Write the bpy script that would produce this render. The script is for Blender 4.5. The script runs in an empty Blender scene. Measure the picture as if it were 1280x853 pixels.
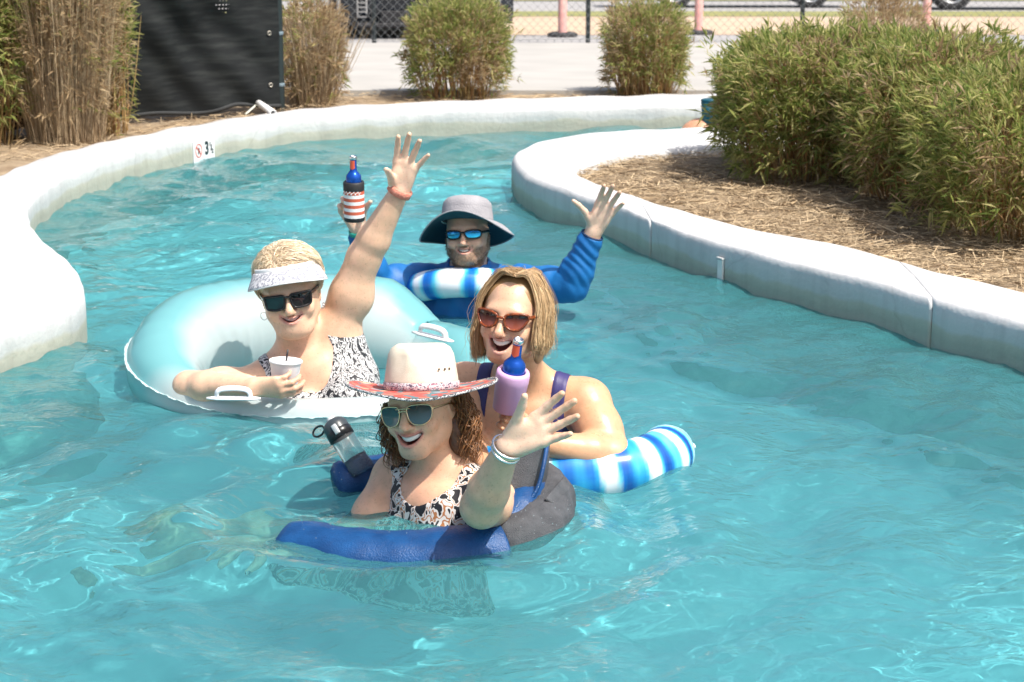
import bpy, bmesh, math, random
import numpy as np
from mathutils import Vector, Matrix
R = math.radians
random.seed(7)
rng = np.random.default_rng(7)
scene = bpy.context.scene
COL = scene.collection

# ------------------------------------------------------------------ camera
PITCH = R(14.0); CAMH = 1.75; FPX = 2489.0
cam_data = bpy.data.cameras.new('camera')
cam_data.sensor_width = 36.0; cam_data.lens = 70.0
cam_data.clip_start = 0.1; cam_data.clip_end = 2000.0
cam_data.dof.use_dof = True; cam_data.dof.focus_distance = 5.6; cam_data.dof.aperture_fstop = 8.0
cam = bpy.data.objects.new('camera', cam_data)
cam.location = (0, 0, CAMH); cam.rotation_euler = (R(90) - PITCH, 0, 0)
COL.objects.link(cam); scene.camera = cam

# ------------------------------------------------------------------ sky, sun, exposure
SUN_EL = R(60); SUN_AZ = R(127)          # azimuth clockwise from +Y (into the picture) to +X (right)
world = bpy.data.worlds.new('World'); scene.world = world; world.use_nodes = True
wn = world.node_tree.nodes; wl = world.node_tree.links
for n in list(wn): wn.remove(n)
wout = wn.new('ShaderNodeOutputWorld'); wbg = wn.new('ShaderNodeBackground'); wsky = wn.new('ShaderNodeTexSky')
wsky.sky_type = 'NISHITA'; wsky.sun_disc = False; wsky.sun_elevation = SUN_EL; wsky.sun_rotation = SUN_AZ
wsky.air_density = 1.0; wsky.dust_density = 5.0; wsky.ozone_density = 1.0
wbg.inputs['Strength'].default_value = 0.15
wl.new(wsky.outputs[0], wbg.inputs['Color']); wl.new(wbg.outputs[0], wout.inputs['Surface'])
sun_data = bpy.data.lights.new('sun', 'SUN'); sun_data.energy = 4.7; sun_data.angle = R(0.53); sun_data.color = (1.0, 0.95, 0.87)
sun = bpy.data.objects.new('sun', sun_data); COL.objects.link(sun)
sdir = Vector((math.cos(SUN_EL) * math.sin(SUN_AZ), math.cos(SUN_EL) * math.cos(SUN_AZ), math.sin(SUN_EL)))
sun.rotation_euler = sdir.to_track_quat('Z', 'Y').to_euler(); sun.location = sdir * 30
scene.view_settings.view_transform = 'Standard'; scene.view_settings.look = 'None'
scene.view_settings.exposure = 0.36; scene.view_settings.gamma = 1.0; scene.view_settings.use_curve_mapping = False
scene.render.engine = 'CYCLES'
scene.cycles.use_denoising = True
scene.cycles.max_bounces = 10; scene.cycles.transparent_max_bounces = 24; scene.cycles.glossy_bounces = 4
scene.cycles.caustics_reflective = False; scene.cycles.caustics_refractive = True
scene.cycles.sample_clamp_indirect = 8.0

# ------------------------------------------------------------------ pixel -> place
_F = np.array([0, math.cos(PITCH), -math.sin(PITCH)]); _U = np.array([0, math.sin(PITCH), math.cos(PITCH)])
_C = np.array([0, 0, CAMH])
def _dir(px, py):
    return _F + (px - 640) / FPX * np.array([1., 0, 0]) + (426.5 - py) / FPX * _U
def at(px, py, Y):                       # point seen at a pixel, at distance Y into the place
    d = _dir(px, py); return _C + d * (Y / d[1])
def onz(px, py, z=0.0):                  # point seen at a pixel, on a level surface
    d = _dir(px, py); return _C + d * ((z - CAMH) / d[2])

# ------------------------------------------------------------------ generic helpers
def V(*a): return np.array(a, float)
def unit(v): v = np.asarray(v, float); return v / (np.linalg.norm(v) + 1e-12)
def tag(o, label=None, cat=None, group=None, kind=None):
    if label: o['label'] = label
    if cat: o['category'] = cat
    if group: o['group'] = group
    if kind: o['kind'] = kind
    return o
def link(o, parent=None):
    COL.objects.link(o)
    if parent is not None: o.parent = parent
    return o
def empty(name, loc=(0, 0, 0), rz=0.0, label=None, cat=None, group=None):
    o = bpy.data.objects.new(name, None); o.location = loc; o.rotation_euler = (0, 0, rz); o.empty_display_size = 0.1
    link(o); return tag(o, label, cat, group)
def mesh_data(name, verts, faces, mats, smooth=True, col=None, fmat=None):
    me = bpy.data.meshes.new(name)
    verts = np.asarray(verts, np.float32)
    if isinstance(faces, np.ndarray):
        nf, k = faces.shape
        me.vertices.add(len(verts)); me.vertices.foreach_set('co', verts.ravel())
        me.loops.add(nf * k); me.loops.foreach_set('vertex_index', faces.astype(np.int32).ravel())
        me.polygons.add(nf); me.polygons.foreach_set('loop_start', np.arange(0, nf * k, k, dtype=np.int32))
        me.update(calc_edges=True)
    else:
        me.from_pydata([tuple(map(float, v)) for v in verts], [], [tuple(int(i) for i in f) for f in faces])
    if not isinstance(mats, (list, tuple)): mats = [mats]
    for m in mats: me.materials.append(m)
    n = len(me.polygons)
    me.polygons.foreach_set('use_smooth', np.full(n, bool(smooth)))
    if fmat is not None: me.polygons.foreach_set('material_index', np.asarray(fmat, np.int32))
    if col is not None:
        a = me.color_attributes.new('Col', 'FLOAT_COLOR', 'POINT')
        c = np.ones((len(verts), 4), np.float32); c[:, :3] = np.asarray(col)[:, :3]
        a.data.foreach_set('color', c.ravel())
    me.validate(); me.update()
    return me
def add(name, verts, faces, mats, parent=None, smooth=True, col=None, fmat=None, loc=None):
    o = bpy.data.objects.new(name, mesh_data(name, verts, faces, mats, smooth, col, fmat))
    if loc is not None: o.location = loc
    return link(o, parent)
class MB:                                   # collects geometry for one mesh
    def __init__(s): s.v = []; s.f = []; s.m = []; s.n = 0
    def put(s, v, f, mi=0, M=None):
        v = np.asarray(v, float)
        if M is not None: v = v @ np.asarray(M)[:3, :3].T + np.asarray(M)[:3, 3]
        s.v.append(v); s.f += [tuple(int(i) + s.n for i in q) for q in f]; s.m += [mi] * len(f); s.n += len(v); return s
    def box(s, c, size, mi=0, rz=0.0, M=None):
        c = np.asarray(c, float); h = np.asarray(size, float) / 2
        q = np.array([[x, y, z] for x in (-1, 1) for y in (-1, 1) for z in (-1, 1)]) * h
        cs, sn = math.cos(rz), math.sin(rz)
        q = q @ np.array([[cs, sn, 0], [-sn, cs, 0], [0, 0, 1]]) + c
        return s.put(q, [(0, 1, 3, 2), (4, 6, 7, 5), (0, 4, 5, 1), (2, 3, 7, 6), (0, 2, 6, 4), (1, 5, 7, 3)], mi, M)
    def tube(s, pts, rad, seg=8, mi=0, closed=False, cap=True, squash=(1, 1), up=(0, 0, 1), M=None):
        v, f = sweep(pts, rad, seg, closed, cap, squash, up); return s.put(v, f, mi, M)
    def lathe(s, prof, seg=24, mi=0, M=None, sq=(1, 1), cap=False):
        v, f = lathe(prof, seg, sq); 
        if cap: f = f + [tuple(range(seg))[::-1], tuple(range((len(prof) - 1) * seg, len(prof) * seg))]
        return s.put(v, f, mi, M)
    def build(s, name, mats, parent=None, smooth=True, loc=None, bevel=0.0, autosmooth=None):
        o = add(name, np.concatenate(s.v), s.f, mats, parent, smooth, None, s.m, loc)
        if bevel:
            b = o.modifiers.new('bevel', 'BEVEL'); b.width = bevel; b.segments = 2; b.limit_method = 'ANGLE'
        return o
def sweep(pts, rad, seg=8, closed=False, cap=True, squash=(1, 1), up=(0, 0, 1)):
    P = np.asarray(pts, float); n = len(P); rad = np.broadcast_to(np.asarray(rad, float), (n,))
    if closed: T = np.roll(P, -1, 0) - np.roll(P, 1, 0)
    else:
        T = np.gradient(P, axis=0)
    T /= np.linalg.norm(T, axis=1)[:, None] + 1e-12
    up = np.asarray(up, float); V_ = []
    prev = None
    for i in range(n):
        u = up if prev is None else prev
        u = u - T[i] * np.dot(u, T[i])
        if np.linalg.norm(u) < 1e-4: u = np.array([1., 0.1, 0]) - T[i] * T[i][0]
        u = unit(u)
        if prev is None and False: pass
        w = np.cross(T[i], u)
        if not closed: prev = u
        a = np.linspace(0, 2 * math.pi, seg, endpoint=False)
        V_.append(P[i] + rad[i] * (np.cos(a)[:, None] * w * squash[0] + np.sin(a)[:, None] * u * squash[1]))
    v = np.concatenate(V_); f = []
    m = n if closed else n - 1
    for i in range(m):
        j = (i + 1) % n
        for k in range(seg):
            k2 = (k + 1) % seg; f.append((i * seg + k, i * seg + k2, j * seg + k2, j * seg + k))
    if cap and not closed:
        f.append(tuple(range(seg))[::-1]); f.append(tuple(range((n - 1) * seg, n * seg)))
    return v, f
def lathe(prof, seg=24, sq=(1, 1)):
    a = np.linspace(0, 2 * math.pi, seg, endpoint=False); v = []; f = []
    for r, z in prof: v += [(r * math.cos(t) * sq[0], r * math.sin(t) * sq[1], z) for t in a]
    for i in range(len(prof) - 1):
        for k in range(seg):
            k2 = (k + 1) % seg; f.append((i * seg + k, i * seg + k2, (i + 1) * seg + k2, (i + 1) * seg + k))
    return v, f
def catmull(P, n, closed=False):
    P = np.asarray(P, float)
    if closed: Q = np.concatenate([P[-1:], P, P[:2]]); m = len(P)
    else: Q = np.concatenate([2 * P[:1] - P[1:2], P, 2 * P[-1:] - P[-2:-1]]); m = len(P) - 1
    out = []
    for t in np.linspace(0, m, n, endpoint=not closed):
        i = min(int(t), m - 1); u = t - i; a, b, c, d = Q[i:i + 4]
        out.append(0.5 * ((2 * b) + (c - a) * u + (2 * a - 5 * b + 4 * c - d) * u * u + (-a + 3 * b - 3 * c + d) * u ** 3))
    return np.array(out)
def frame(o, x=None, y=None, z=None):       # 4x4 from axes
    M = np.eye(4)
    if x is None: x = np.cross(y, z)
    if y is None: y = np.cross(z, x)
    if z is None: z = np.cross(x, y)
    M[:3, 0] = unit(x); M[:3, 1] = unit(y); M[:3, 2] = unit(z); M[:3, 3] = o; return M
def zframe(o, z, hint=(0, 1, 0)):
    z = unit(z); x = unit(np.cross(hint, z)); return frame(o, x=x, y=np.cross(z, x), z=z)
def rotm(yaw=0, pitch=0, roll=0):
    return np.array(Matrix.Rotation(R(yaw), 3, 'Z') @ Matrix.Rotation(R(pitch), 3, 'X') @ Matrix.Rotation(R(roll), 3, 'Y'))
def tx(M, v): return np.asarray(v, float) @ M[:3, :3].T + M[:3, 3]
def vnoise(P, freq, seed=0):                # cheap smooth noise, -1..1
    r = np.random.default_rng(seed); s = np.zeros(len(P))
    for i in range(5):
        k = r.normal(size=P.shape[1]) * freq * (1 + 0.35 * i); s += np.sin(P @ k + r.uniform(0, 6.28)) / (1 + 0.25 * i)
    return s / 2.6

# ------------------------------------------------------------------ materials
def mat(name, c=(0.5, 0.5, 0.5), rough=0.5, c2=None, scale=6.0, detail=4.0, bump=0.0, bscale=None, metal=0.0, spec=0.5,
        trans=0.0, ior=1.45, attr=False, sss=0.0, coat=0.0, alpha=1.0, obj=True, vary=0.0, translucent=0.0, sheen=0.0):
    m = bpy.data.materials.new(name); m.use_nodes = True
    N = m.node_tree.nodes; L = m.node_tree.links; b = N['Principled BSDF']; out = N['Material Output']
    I = b.inputs
    I['Base Color'].default_value = (*c, 1); I['Roughness'].default_value = rough; I['Metallic'].default_value = metal
    I['Specular IOR Level'].default_value = spec; I['Transmission Weight'].default_value = trans; I['IOR'].default_value = ior
    I['Coat Weight'].default_value = coat; I['Alpha'].default_value = alpha; I['Sheen Weight'].default_value = sheen
    if sss:
        I['Subsurface Weight'].default_value = sss; I['Subsurface Radius'].default_value = (1.0, 0.35, 0.18); I['Subsurface Scale'].default_value = 0.012
    tc = N.new('ShaderNodeTexCoord'); src = None
    if attr:
        a = N.new('ShaderNodeVertexColor'); a.layer_name = 'Col'; src = a.outputs['Color']
    if c2 is not None or vary:
        no = N.new('ShaderNodeTexNoise'); no.inputs['Scale'].default_value = scale; no.inputs['Detail'].default_value = detail
        L.new(tc.outputs['Object'], no.inputs['Vector'])
        mp = N.new('ShaderNodeMapRange'); mp.inputs[1].default_value = 0.3; mp.inputs[2].default_value = 0.7
        L.new(no.outputs['Fac'], mp.inputs[0])
        mx = N.new('ShaderNodeMix'); mx.data_type = 'RGBA'
        if c2 is not None:
            L.new(mp.outputs[0], mx.inputs[0]); mx.inputs[6].default_value = (*c, 1); mx.inputs[7].default_value = (*c2, 1)
        else:
            mx.blend_type = 'MULTIPLY'; mx.inputs[0].default_value = vary
            if src is not None: L.new(src, mx.inputs[6])
            else: mx.inputs[6].default_value = (*c, 1)
            L.new(mp.outputs[0], mx.inputs[7])
        src = mx.outputs[2]
    if src is not None: L.new(src, I['Base Color'])
    if bump:
        nb = N.new('ShaderNodeTexNoise'); nb.inputs['Scale'].default_value = bscale or scale * 6; nb.inputs['Detail'].default_value = 5
        L.new(tc.outputs['Object'], nb.inputs['Vector'])
        bp = N.new('ShaderNodeBump'); bp.inputs['Strength'].default_value = bump; bp.inputs['Distance'].default_value = 0.01
        L.new(nb.outputs['Fac'], bp.inputs['Height']); L.new(bp.outputs[0], I['Normal'])
    if translucent:
        tr = N.new('ShaderNodeBsdfTranslucent'); ms = N.new('ShaderNodeMixShader'); ms.inputs[0].default_value = translucent
        if src is not None: L.new(src, tr.inputs[0])
        else: tr.inputs[0].default_value = (*c, 1)
        L.new(b.outputs[0], ms.inputs[1]); L.new(tr.outputs[0], ms.inputs[2]); L.new(ms.outputs[0], out.inputs['Surface'])
    return m
def nodes(m): return m.node_tree.nodes, m.node_tree.links, m.node_tree.nodes['Principled BSDF']
# =================================================================== THE SETTING
WATER_Z = 0.0; FLOOR_Z = -1.07; COPE = 0.165
def zt(Y):                                   # level of the ground: pool terrace, then a bank falling away to the road
    Y = np.asarray(Y, float)
    z = np.where(Y < 13.2, 0.12, 0.12 - (Y - 13.2) * 0.0508)
    z = np.where(Y > 21, -0.276 - (Y - 21) * 0.054, z)
    return np.where(Y > 42, -1.41, z)

# ---- traced edges of the copings (water side / garden side)
LEFT = [((1800,136),(1800,112)),((1300,131),(1300,113)),((960,133),(960,116)),((885,134),(885,117)),((700,138),(700,121)),((560,141),(560,126)),((430,148),(430,132)),((345,156),(345,140)),
        ((250,171),(240,156)),((170,190),(140,175)),((100,216),(55,196)),((58,240),(0,219)),((37,262),(-60,248)),((42,288),(-140,282)),
        ((66,313),(-180,312)),((95,339),(-200,340)),((106,364),(-210,370)),((97,387),(-220,400)),((60,405),(-230,430)),((0,425),(-240,455)),
        ((-100,458),(-330,500)),((-300,520),(-500,540)),((-700,640),(-900,640)),((-1500,853),(-1700,853))]
RIGHT = [((2600,853),(2700,700)),((1800,580),(1850,500)),((1500,482),(1500,425)),((1280,417),(1280,366)),((1180,388),(1140,331)),((1090,363),(1040,305)),((990,338),(940,287)),((900,313),(865,267)),
         ((840,295),(810,251)),((780,271),(770,238)),((715,249),(740,225)),((664,229),(722,216)),((640,206),(722,209)),((655,190),(740,202)),((690,179),(765,195)),
         ((740,172),(795,190)),((790,168),(840,187)),((885,165),(890,185)),((1000,161),(1000,179)),((1300,160),(1300,174)),((1800,170),(1800,184))]
def bank(pairs, n):
    a = np.array([onz(*p, 0.13) for p, _ in pairs])[:, :2]; b = np.array([onz(*q, COPE) for _, q in pairs])[:, :2]
    return catmull(a, n), catmull(b, n)
LW, LB = bank(LEFT, 330); RW, RB = bank(RIGHT, 300)
def inside(poly, P):
    x, y = P[:, 0], P[:, 1]; r = np.zeros(len(P), bool); j = len(poly) - 1
    for i in range(len(poly)):
        xi, yi = poly[i]; xj, yj = poly[j]
        c = ((yi > y) != (yj > y)) & (x < (xj - xi) * (y - yi) / (yj - yi + 1e-12) + xi); r ^= c; j = i
    return r
LM = LW * 0.5 + LB * 0.5; RM = RW * 0.5 + RB * 0.5
OUTER = np.concatenate([LM, [[-7.5, 1.0], [16, 1.0], [16, LM[0, 1]]]])
ISLE = np.concatenate([RM, [[13, RM[-1, 1]], [13, RM[0, 1]]]])
def is_pool(P): return inside(OUTER, P) & ~inside(ISLE, P)

# ---- materials of the setting
M_straw = mat('pine_straw_ground', (0.20, 0.142, 0.088), 0.95, (0.34, 0.265, 0.175), 9, 8, bump=0.9, bscale=70)
M_concrete = mat('path_concrete', (0.34, 0.33, 0.31), 0.9, (0.40, 0.385, 0.36), 1.6, 8, bump=0.15, bscale=60)
M_gravel = mat('gravel', (0.24, 0.235, 0.235), 0.95, (0.40, 0.39, 0.385), 30, 6, bump=0.8, bscale=60)
M_dirt = mat('dirt_road', (0.42, 0.31, 0.215), 0.95, (0.50, 0.385, 0.28), 0.8, 6, bump=0.3, bscale=30)
M_grass = mat('verge_grass', (0.17, 0.19, 0.06), 0.95, (0.30, 0.28, 0.11), 3, 8, bump=0.6, bscale=40)
M_floor = mat('pool_plaster', (0.66, 0.80, 0.84), 0.8, (0.72, 0.84, 0.87), 1.2, 4)
M_rubber = mat('black_rubber', (0.02, 0.02, 0.022), 0.7)
def coping_material():
    m = mat('white_coping', (0.72, 0.72, 0.72), 0.8, bump=0.30, bscale=40); N, L, b = nodes(m)
    tc = N.new('ShaderNodeTexCoord'); sep = N.new('ShaderNodeSeparateXYZ'); L.new(tc.outputs['Object'], sep.inputs[0])
    n1 = N.new('ShaderNodeTexNoise'); n1.inputs['Scale'].default_value = 5; n1.inputs['Detail'].default_value = 8; L.new(tc.outputs['Object'], n1.inputs['Vector'])
    # bare, algae-stained plaster below a ragged paint line
    mul = N.new('ShaderNodeMath'); mul.operation = 'MULTIPLY_ADD'; L.new(n1.outputs['Fac'], mul.inputs[0]); mul.inputs[1].default_value = -0.075; L.new(sep.outputs['Z'], mul.inputs[2])
    mr = N.new('ShaderNodeMapRange'); mr.inputs[1].default_value = -0.01; mr.inputs[2].default_value = 0.10; L.new(mul.outputs[0], mr.inputs[0])
    cr = N.new('ShaderNodeValToRGB'); e = cr.color_ramp.elements
    e[0].position = 0.0; e[0].color = (0.36, 0.37, 0.31, 1); e[1].position = 1.0; e[1].color = (0.54, 0.545, 0.55, 1)
    x = e.new(0.28); x.color = (0.43, 0.43, 0.36, 1); x = e.new(0.42); x.color = (0.49, 0.505, 0.49, 1)
    L.new(mr.outputs[0], cr.inputs[0])
    n2 = N.new('ShaderNodeTexNoise'); n2.inputs['Scale'].default_value = 1.7; n2.inputs['Detail'].default_value = 9; n2.inputs['Roughness'].default_value = 0.65; L.new(tc.outputs['Object'], n2.inputs['Vector'])
    r2 = N.new('ShaderNodeMapRange'); r2.inputs[1].default_value = 0.30; r2.inputs[2].default_value = 0.5; r2.inputs[3].default_value = 0.86; r2.inputs[4].default_value = 1.0; L.new(n2.outputs['Fac'], r2.inputs[0])
    mx = N.new('ShaderNodeMix'); mx.data_type = 'RGBA'; mx.blend_type = 'MULTIPLY'; mx.inputs[0].default_value = 1
    L.new(cr.outputs[0], mx.inputs[6]); L.new(r2.outputs[0], mx.inputs[7])
    # run-down streaks and a few dark hairline cracks
    mp = N.new('ShaderNodeMapping'); mp.inputs['Scale'].default_value = (14, 14, 0.9); L.new(tc.outputs['Object'], mp.inputs[0]); n3 = N.new('ShaderNodeTexNoise'); n3.inputs['Scale'].default_value = 1.0; n3.inputs['Detail'].default_value = 6; L.new(mp.outputs[0], n3.inputs['Vector'])
    r3 = N.new('ShaderNodeMapRange'); r3.inputs[1].default_value = 0.30; r3.inputs[2].default_value = 0.52; r3.inputs[3].default_value = 0.88; r3.inputs[4].default_value = 1.0; L.new(n3.outputs['Fac'], r3.inputs[0])
    vo = N.new('ShaderNodeTexVoronoi'); vo.feature = 'DISTANCE_TO_EDGE'; vo.inputs['Scale'].default_value = 0.9; nw = N.new('ShaderNodeMix'); nw.data_type = 'VECTOR'; nw.inputs[0].default_value = 0.12; L.new(tc.outputs['Object'], nw.inputs[4]); L.new(n1.outputs['Color'], nw.inputs[5]); L.new(nw.outputs[1], vo.inputs['Vector'])
    r4 = N.new('ShaderNodeMapRange'); r4.inputs[1].default_value = 0.0; r4.inputs[2].default_value = 0.005; r4.inputs[3].default_value = 0.88; r4.inputs[4].default_value = 1.0; L.new(vo.outputs['Distance'], r4.inputs[0])
    m3 = N.new('ShaderNodeMath'); m3.operation = 'MULTIPLY'; L.new(r3.outputs[0], m3.inputs[0]); L.new(r4.outputs[0], m3.inputs[1])
    mx2 = N.new('ShaderNodeMix'); mx2.data_type = 'RGBA'; mx2.blend_type = 'MULTIPLY'; mx2.inputs[0].default_value = 1; L.new(mx.outputs[2], mx2.inputs[6]); L.new(m3.outputs[0], mx2.inputs[7]); L.new(mx2.outputs[2], b.inputs['Base Color'])
    return m
M_coping = coping_material()

# ---- terrain (one sheet out to the horizon, open where the pool is)
xs = np.unique(np.concatenate([np.linspace(-600, -8, 14), np.arange(-8, 9, 0.09), np.linspace(9, 600, 14)]))
ys = np.unique(np.concatenate([np.linspace(-60, 0.6, 8), np.arange(0.6, 14, 0.09), np.arange(14, 45, 0.8), np.linspace(46, 1500, 14)]))
gx, gy = np.meshgrid(xs, ys, indexing='ij'); gz = zt(gy)
fine = (gy < 14) & (gy > 0.6)
gz = gz + np.where(fine, 0.016 * vnoise(np.stack([gx.ravel(), gy.ravel()], 1), 4.5, 3).reshape(gx.shape), 0)
nx, ny = gx.shape; idx = np.arange(nx * ny).reshape(nx, ny)
q = np.stack([idx[:-1, :-1], idx[1:, :-1], idx[1:, 1:], idx[:-1, 1:]], -1).reshape(-1, 4)
cx = ((gx[:-1, :-1] + gx[1:, 1:]) / 2).ravel(); cy = ((gy[:-1, :-1] + gy[1:, 1:]) / 2).ravel()
keep = ~is_pool(np.stack([cx, cy], 1))
ground = add('ground', np.stack([gx.ravel(), gy.ravel(), gz.ravel()], 1), q[keep], M_straw); tag(ground, kind='structure')

def strip(name, y0, y1, m, lift, x0=-40, x1=40, wob=0.0):
    yy = np.linspace(y0, y1, 12); xx = np.linspace(x0, x1, 60); v = []; f = []
    for i, x in enumerate(xx):
        for j, y in enumerate(yy):
            w = wob * math.sin(x * 1.7 + j) if 0 < j < 11 else wob * math.sin(x * 2.3 + y0)
            v.append((x, y + w, float(zt(y + w)) + lift))
    for i in range(len(xx) - 1):
        for j in range(11):
            a = i * 12 + j; f.append((a, a + 12, a + 13, a + 1))
    return tag(add(name, v, f, m), kind='structure')
path = empty('concrete_path'); tag(path, kind='structure')
y0c, y1c = 13.42, 20.45
jx = [-40, -16, -9.1, -3.6, 2.3, 8.2, 14, 40]
for i in range(len(jx) - 1):                 # poured slabs with open joints
    a, b = jx[i] + 0.006, jx[i + 1] - 0.006; v = []; f = []
    n = 10
    for j in range(n + 1):
        y = y0c + (y1c - y0c) * j / n; z = float(zt(y)) + 0.035
        v += [(a, y, z), (b, y, z), (a, y, z - 0.12), (b, y, z - 0.12)]
    for j in range(n):
        k = 4 * j; f += [(k, k + 1, k + 5, k + 4), (k + 2, k, k + 4, k + 6), (k + 1, k + 3, k + 7, k + 5)]
    f += [(0, 2, 3, 1), (4 * n, 4 * n + 1, 4 * n + 3, 4 * n + 2)]
    add('slab', v, f, M_concrete, path, smooth=False)
strip('gravel_verge', 20.5, 23.2, M_gravel, 0.006, wob=0.05)
strip('dirt_road', 23.2, 30.5, M_dirt, 0.010, wob=0.12)
strip('grass_verge', 30.4, 33.2, M_grass, 0.016, wob=0.2)
strip('gravel_parking', 33.0, 41.5, M_gravel, 0.012, wob=0.2)
strip('field', 41.0, 420, M_grass, 0.03, -300, 300)

# ---- pool shell: floor and the coping, poured in sections with open joints
tag(add('pool_floor', [(-9, 0.8, FLOOR_Z), (16, 0.8, FLOOR_Z), (16, 16, FLOOR_Z), (-9, 16, FLOOR_Z)], [(0, 1, 2, 3)], M_floor), kind='structure')
def coping(name, W, B, joints):
    root = empty(name); tag(root, kind='structure')
    prof = [(0, FLOOR_Z - 0.02), (0, -0.2), (0, -0.02), (0, 0.04), (0.0, 0.085)]
    r = 0.048
    for a in np.linspace(15, 90, 6): prof.append((r - r * math.cos(R(a)), COPE - r + r * math.sin(R(a)) - 0.004))
    s = [0] + joints + [len(W) - 1]
    for a, b in zip(s[:-1], s[1:]):
        v = []; f = []; k = len(prof) + 4; I = range(a, b + 1)
        for i in I:
            w, bb = W[i].copy(), B[i].copy(); d = bb - w; Ld = np.linalg.norm(d); d = d / Ld
            if i in (a, b) and i not in (0, len(W) - 1):
                t = unit(W[min(i + 1, len(W) - 1)] - W[max(i - 1, 0)]); sh = t * (0.0022 if i == a else -0.0022); w = w + sh; bb = bb + sh
            for o_, z in prof: v.append((*(w + d * min(o_, Ld * 0.4)), z))
            m2 = w + d * Ld * 0.5
            v.append((*m2, COPE + 0.004)); v.append((*(bb - d * 0.02), COPE)); v.append((*bb, COPE - 0.02)); v.append((*bb, -0.1))
        m = len(v) // k
        for i in range(m - 1):
            for j in range(k - 1):
                f.append((i * k + j, (i + 1) * k + j, (i + 1) * k + j + 1, i * k + j + 1))
        f.append(tuple(range(k))); f.append(tuple(range((m - 1) * k, m * k))[::-1])
        vv = np.array(v); vv[:, :2] += 0.006 * np.stack([vnoise(vv, 7, 5), vnoise(vv, 7, 6)], 1)
        vv[:, 2] += 0.006 * vnoise(vv, 6, 8) * (vv[:, 2] > 0.1)
        add('coping_section', vv, f, M_coping, root)
    return root
def near_i(Wc, px, py, z=0.13):
    return int(np.argmin(np.linalg.norm(Wc - onz(px, py, z)[:2], axis=1)))
coping('outer_pool_wall', LW, LB, sorted([near_i(LW, -90, 455)]))
coping('island_pool_wall', RW, RB, sorted([near_i(RW, 1165, 384), near_i(RW, 815, 285)]))

# ---- water
def wave_h(X, Y):
    r = np.random.default_rng(11); P = np.stack([X, Y], -1); h = np.zeros_like(X)
    wx = 0.10 * np.sin(1.9 * Y + 0.7 * X) + 0.06 * np.sin(4.3 * X - 2.2 * Y + 1)
    wy = 0.10 * np.sin(1.6 * X - 1.1 * Y + 2) + 0.06 * np.sin(3.7 * Y + 2.9 * X)
    Xw, Yw = X + wx, Y + wy
    mod = 0.75 + 0.45 * np.sin(1.3 * X + 0.9 * Y) * np.sin(1.1 * Y - 0.5 * X + 1) + 0.25 * np.sin(3.1 * X - 1.7 * Y)
    for i in range(64):
        lam = 0.085 * (1.1 / 0.085) ** r.uniform(); k = 2 * math.pi / lam
        th = r.normal(1.35, 0.95)            # crests mostly across the picture
        amp = 0.0275 / k * r.uniform(0.5, 1.3) * (1.1 * mod if lam < 0.35 else 1.15)
        s = np.sin(k * (Xw * math.cos(th) + Yw * math.sin(th)) + r.uniform(0, 6.28))
        h += amp * (s + 0.35 * np.cos(2 * np.arcsin(np.clip(s, -1, 1))))
    # rings of wash pushed out by the floats and bodies
    for cx_, cy_, R0, a_ in ((-0.25, 5.08, 0.40, 0.0235), (0.18, 5.6, 0.45, 0.006), (-0.75, 6.4, 0.6, 0.006), (-0.1, 7.6, 0.4, 0.006)):
        d = np.hypot((X - cx_) * 0.9, Y - cy_) + 0.06 * np.sin(3 * np.arctan2(Y - cy_, X - cx_) + 1)
        u = np.maximum(d - R0, 0)
        h += a_ * np.exp(-u / (0.7 if a_ > 0.02 else 0.55)) * np.sin(2 * math.pi * u / (0.33 if a_ > 0.02 else 0.27) + 1.2 * np.sin(X * 3.1)) * (d > R0 * 0.5)
    h -= h.mean() * 0
    return h
wxs = np.concatenate([np.linspace(-9, -2.6, 24)[:-1], np.arange(-2.6, 2.7, 0.0165), np.linspace(2.7, 15.9, 50)])
wys = np.concatenate([np.linspace(1.0, 3.7, 24)[:-1], np.arange(3.7, 8.6, 0.0165), np.arange(8.6, 13.3, 0.03)])
WX, WY = np.meshgrid(wxs, wys, indexing='ij'); WZ = wave_h(WX, WY)
nx, ny = WX.shape; idx = np.arange(nx * ny).reshape(nx, ny)
wq = np.stack([idx[:-1, :-1], idx[1:, :-1], idx[1:, 1:], idx[:-1, 1:]], -1).reshape(-1, 4)
wc = np.stack([((WX[:-1, :-1] + WX[1:, 1:]) / 2).ravel(), ((WY[:-1, :-1] + WY[1:, 1:]) / 2).ravel()], 1)
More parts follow.
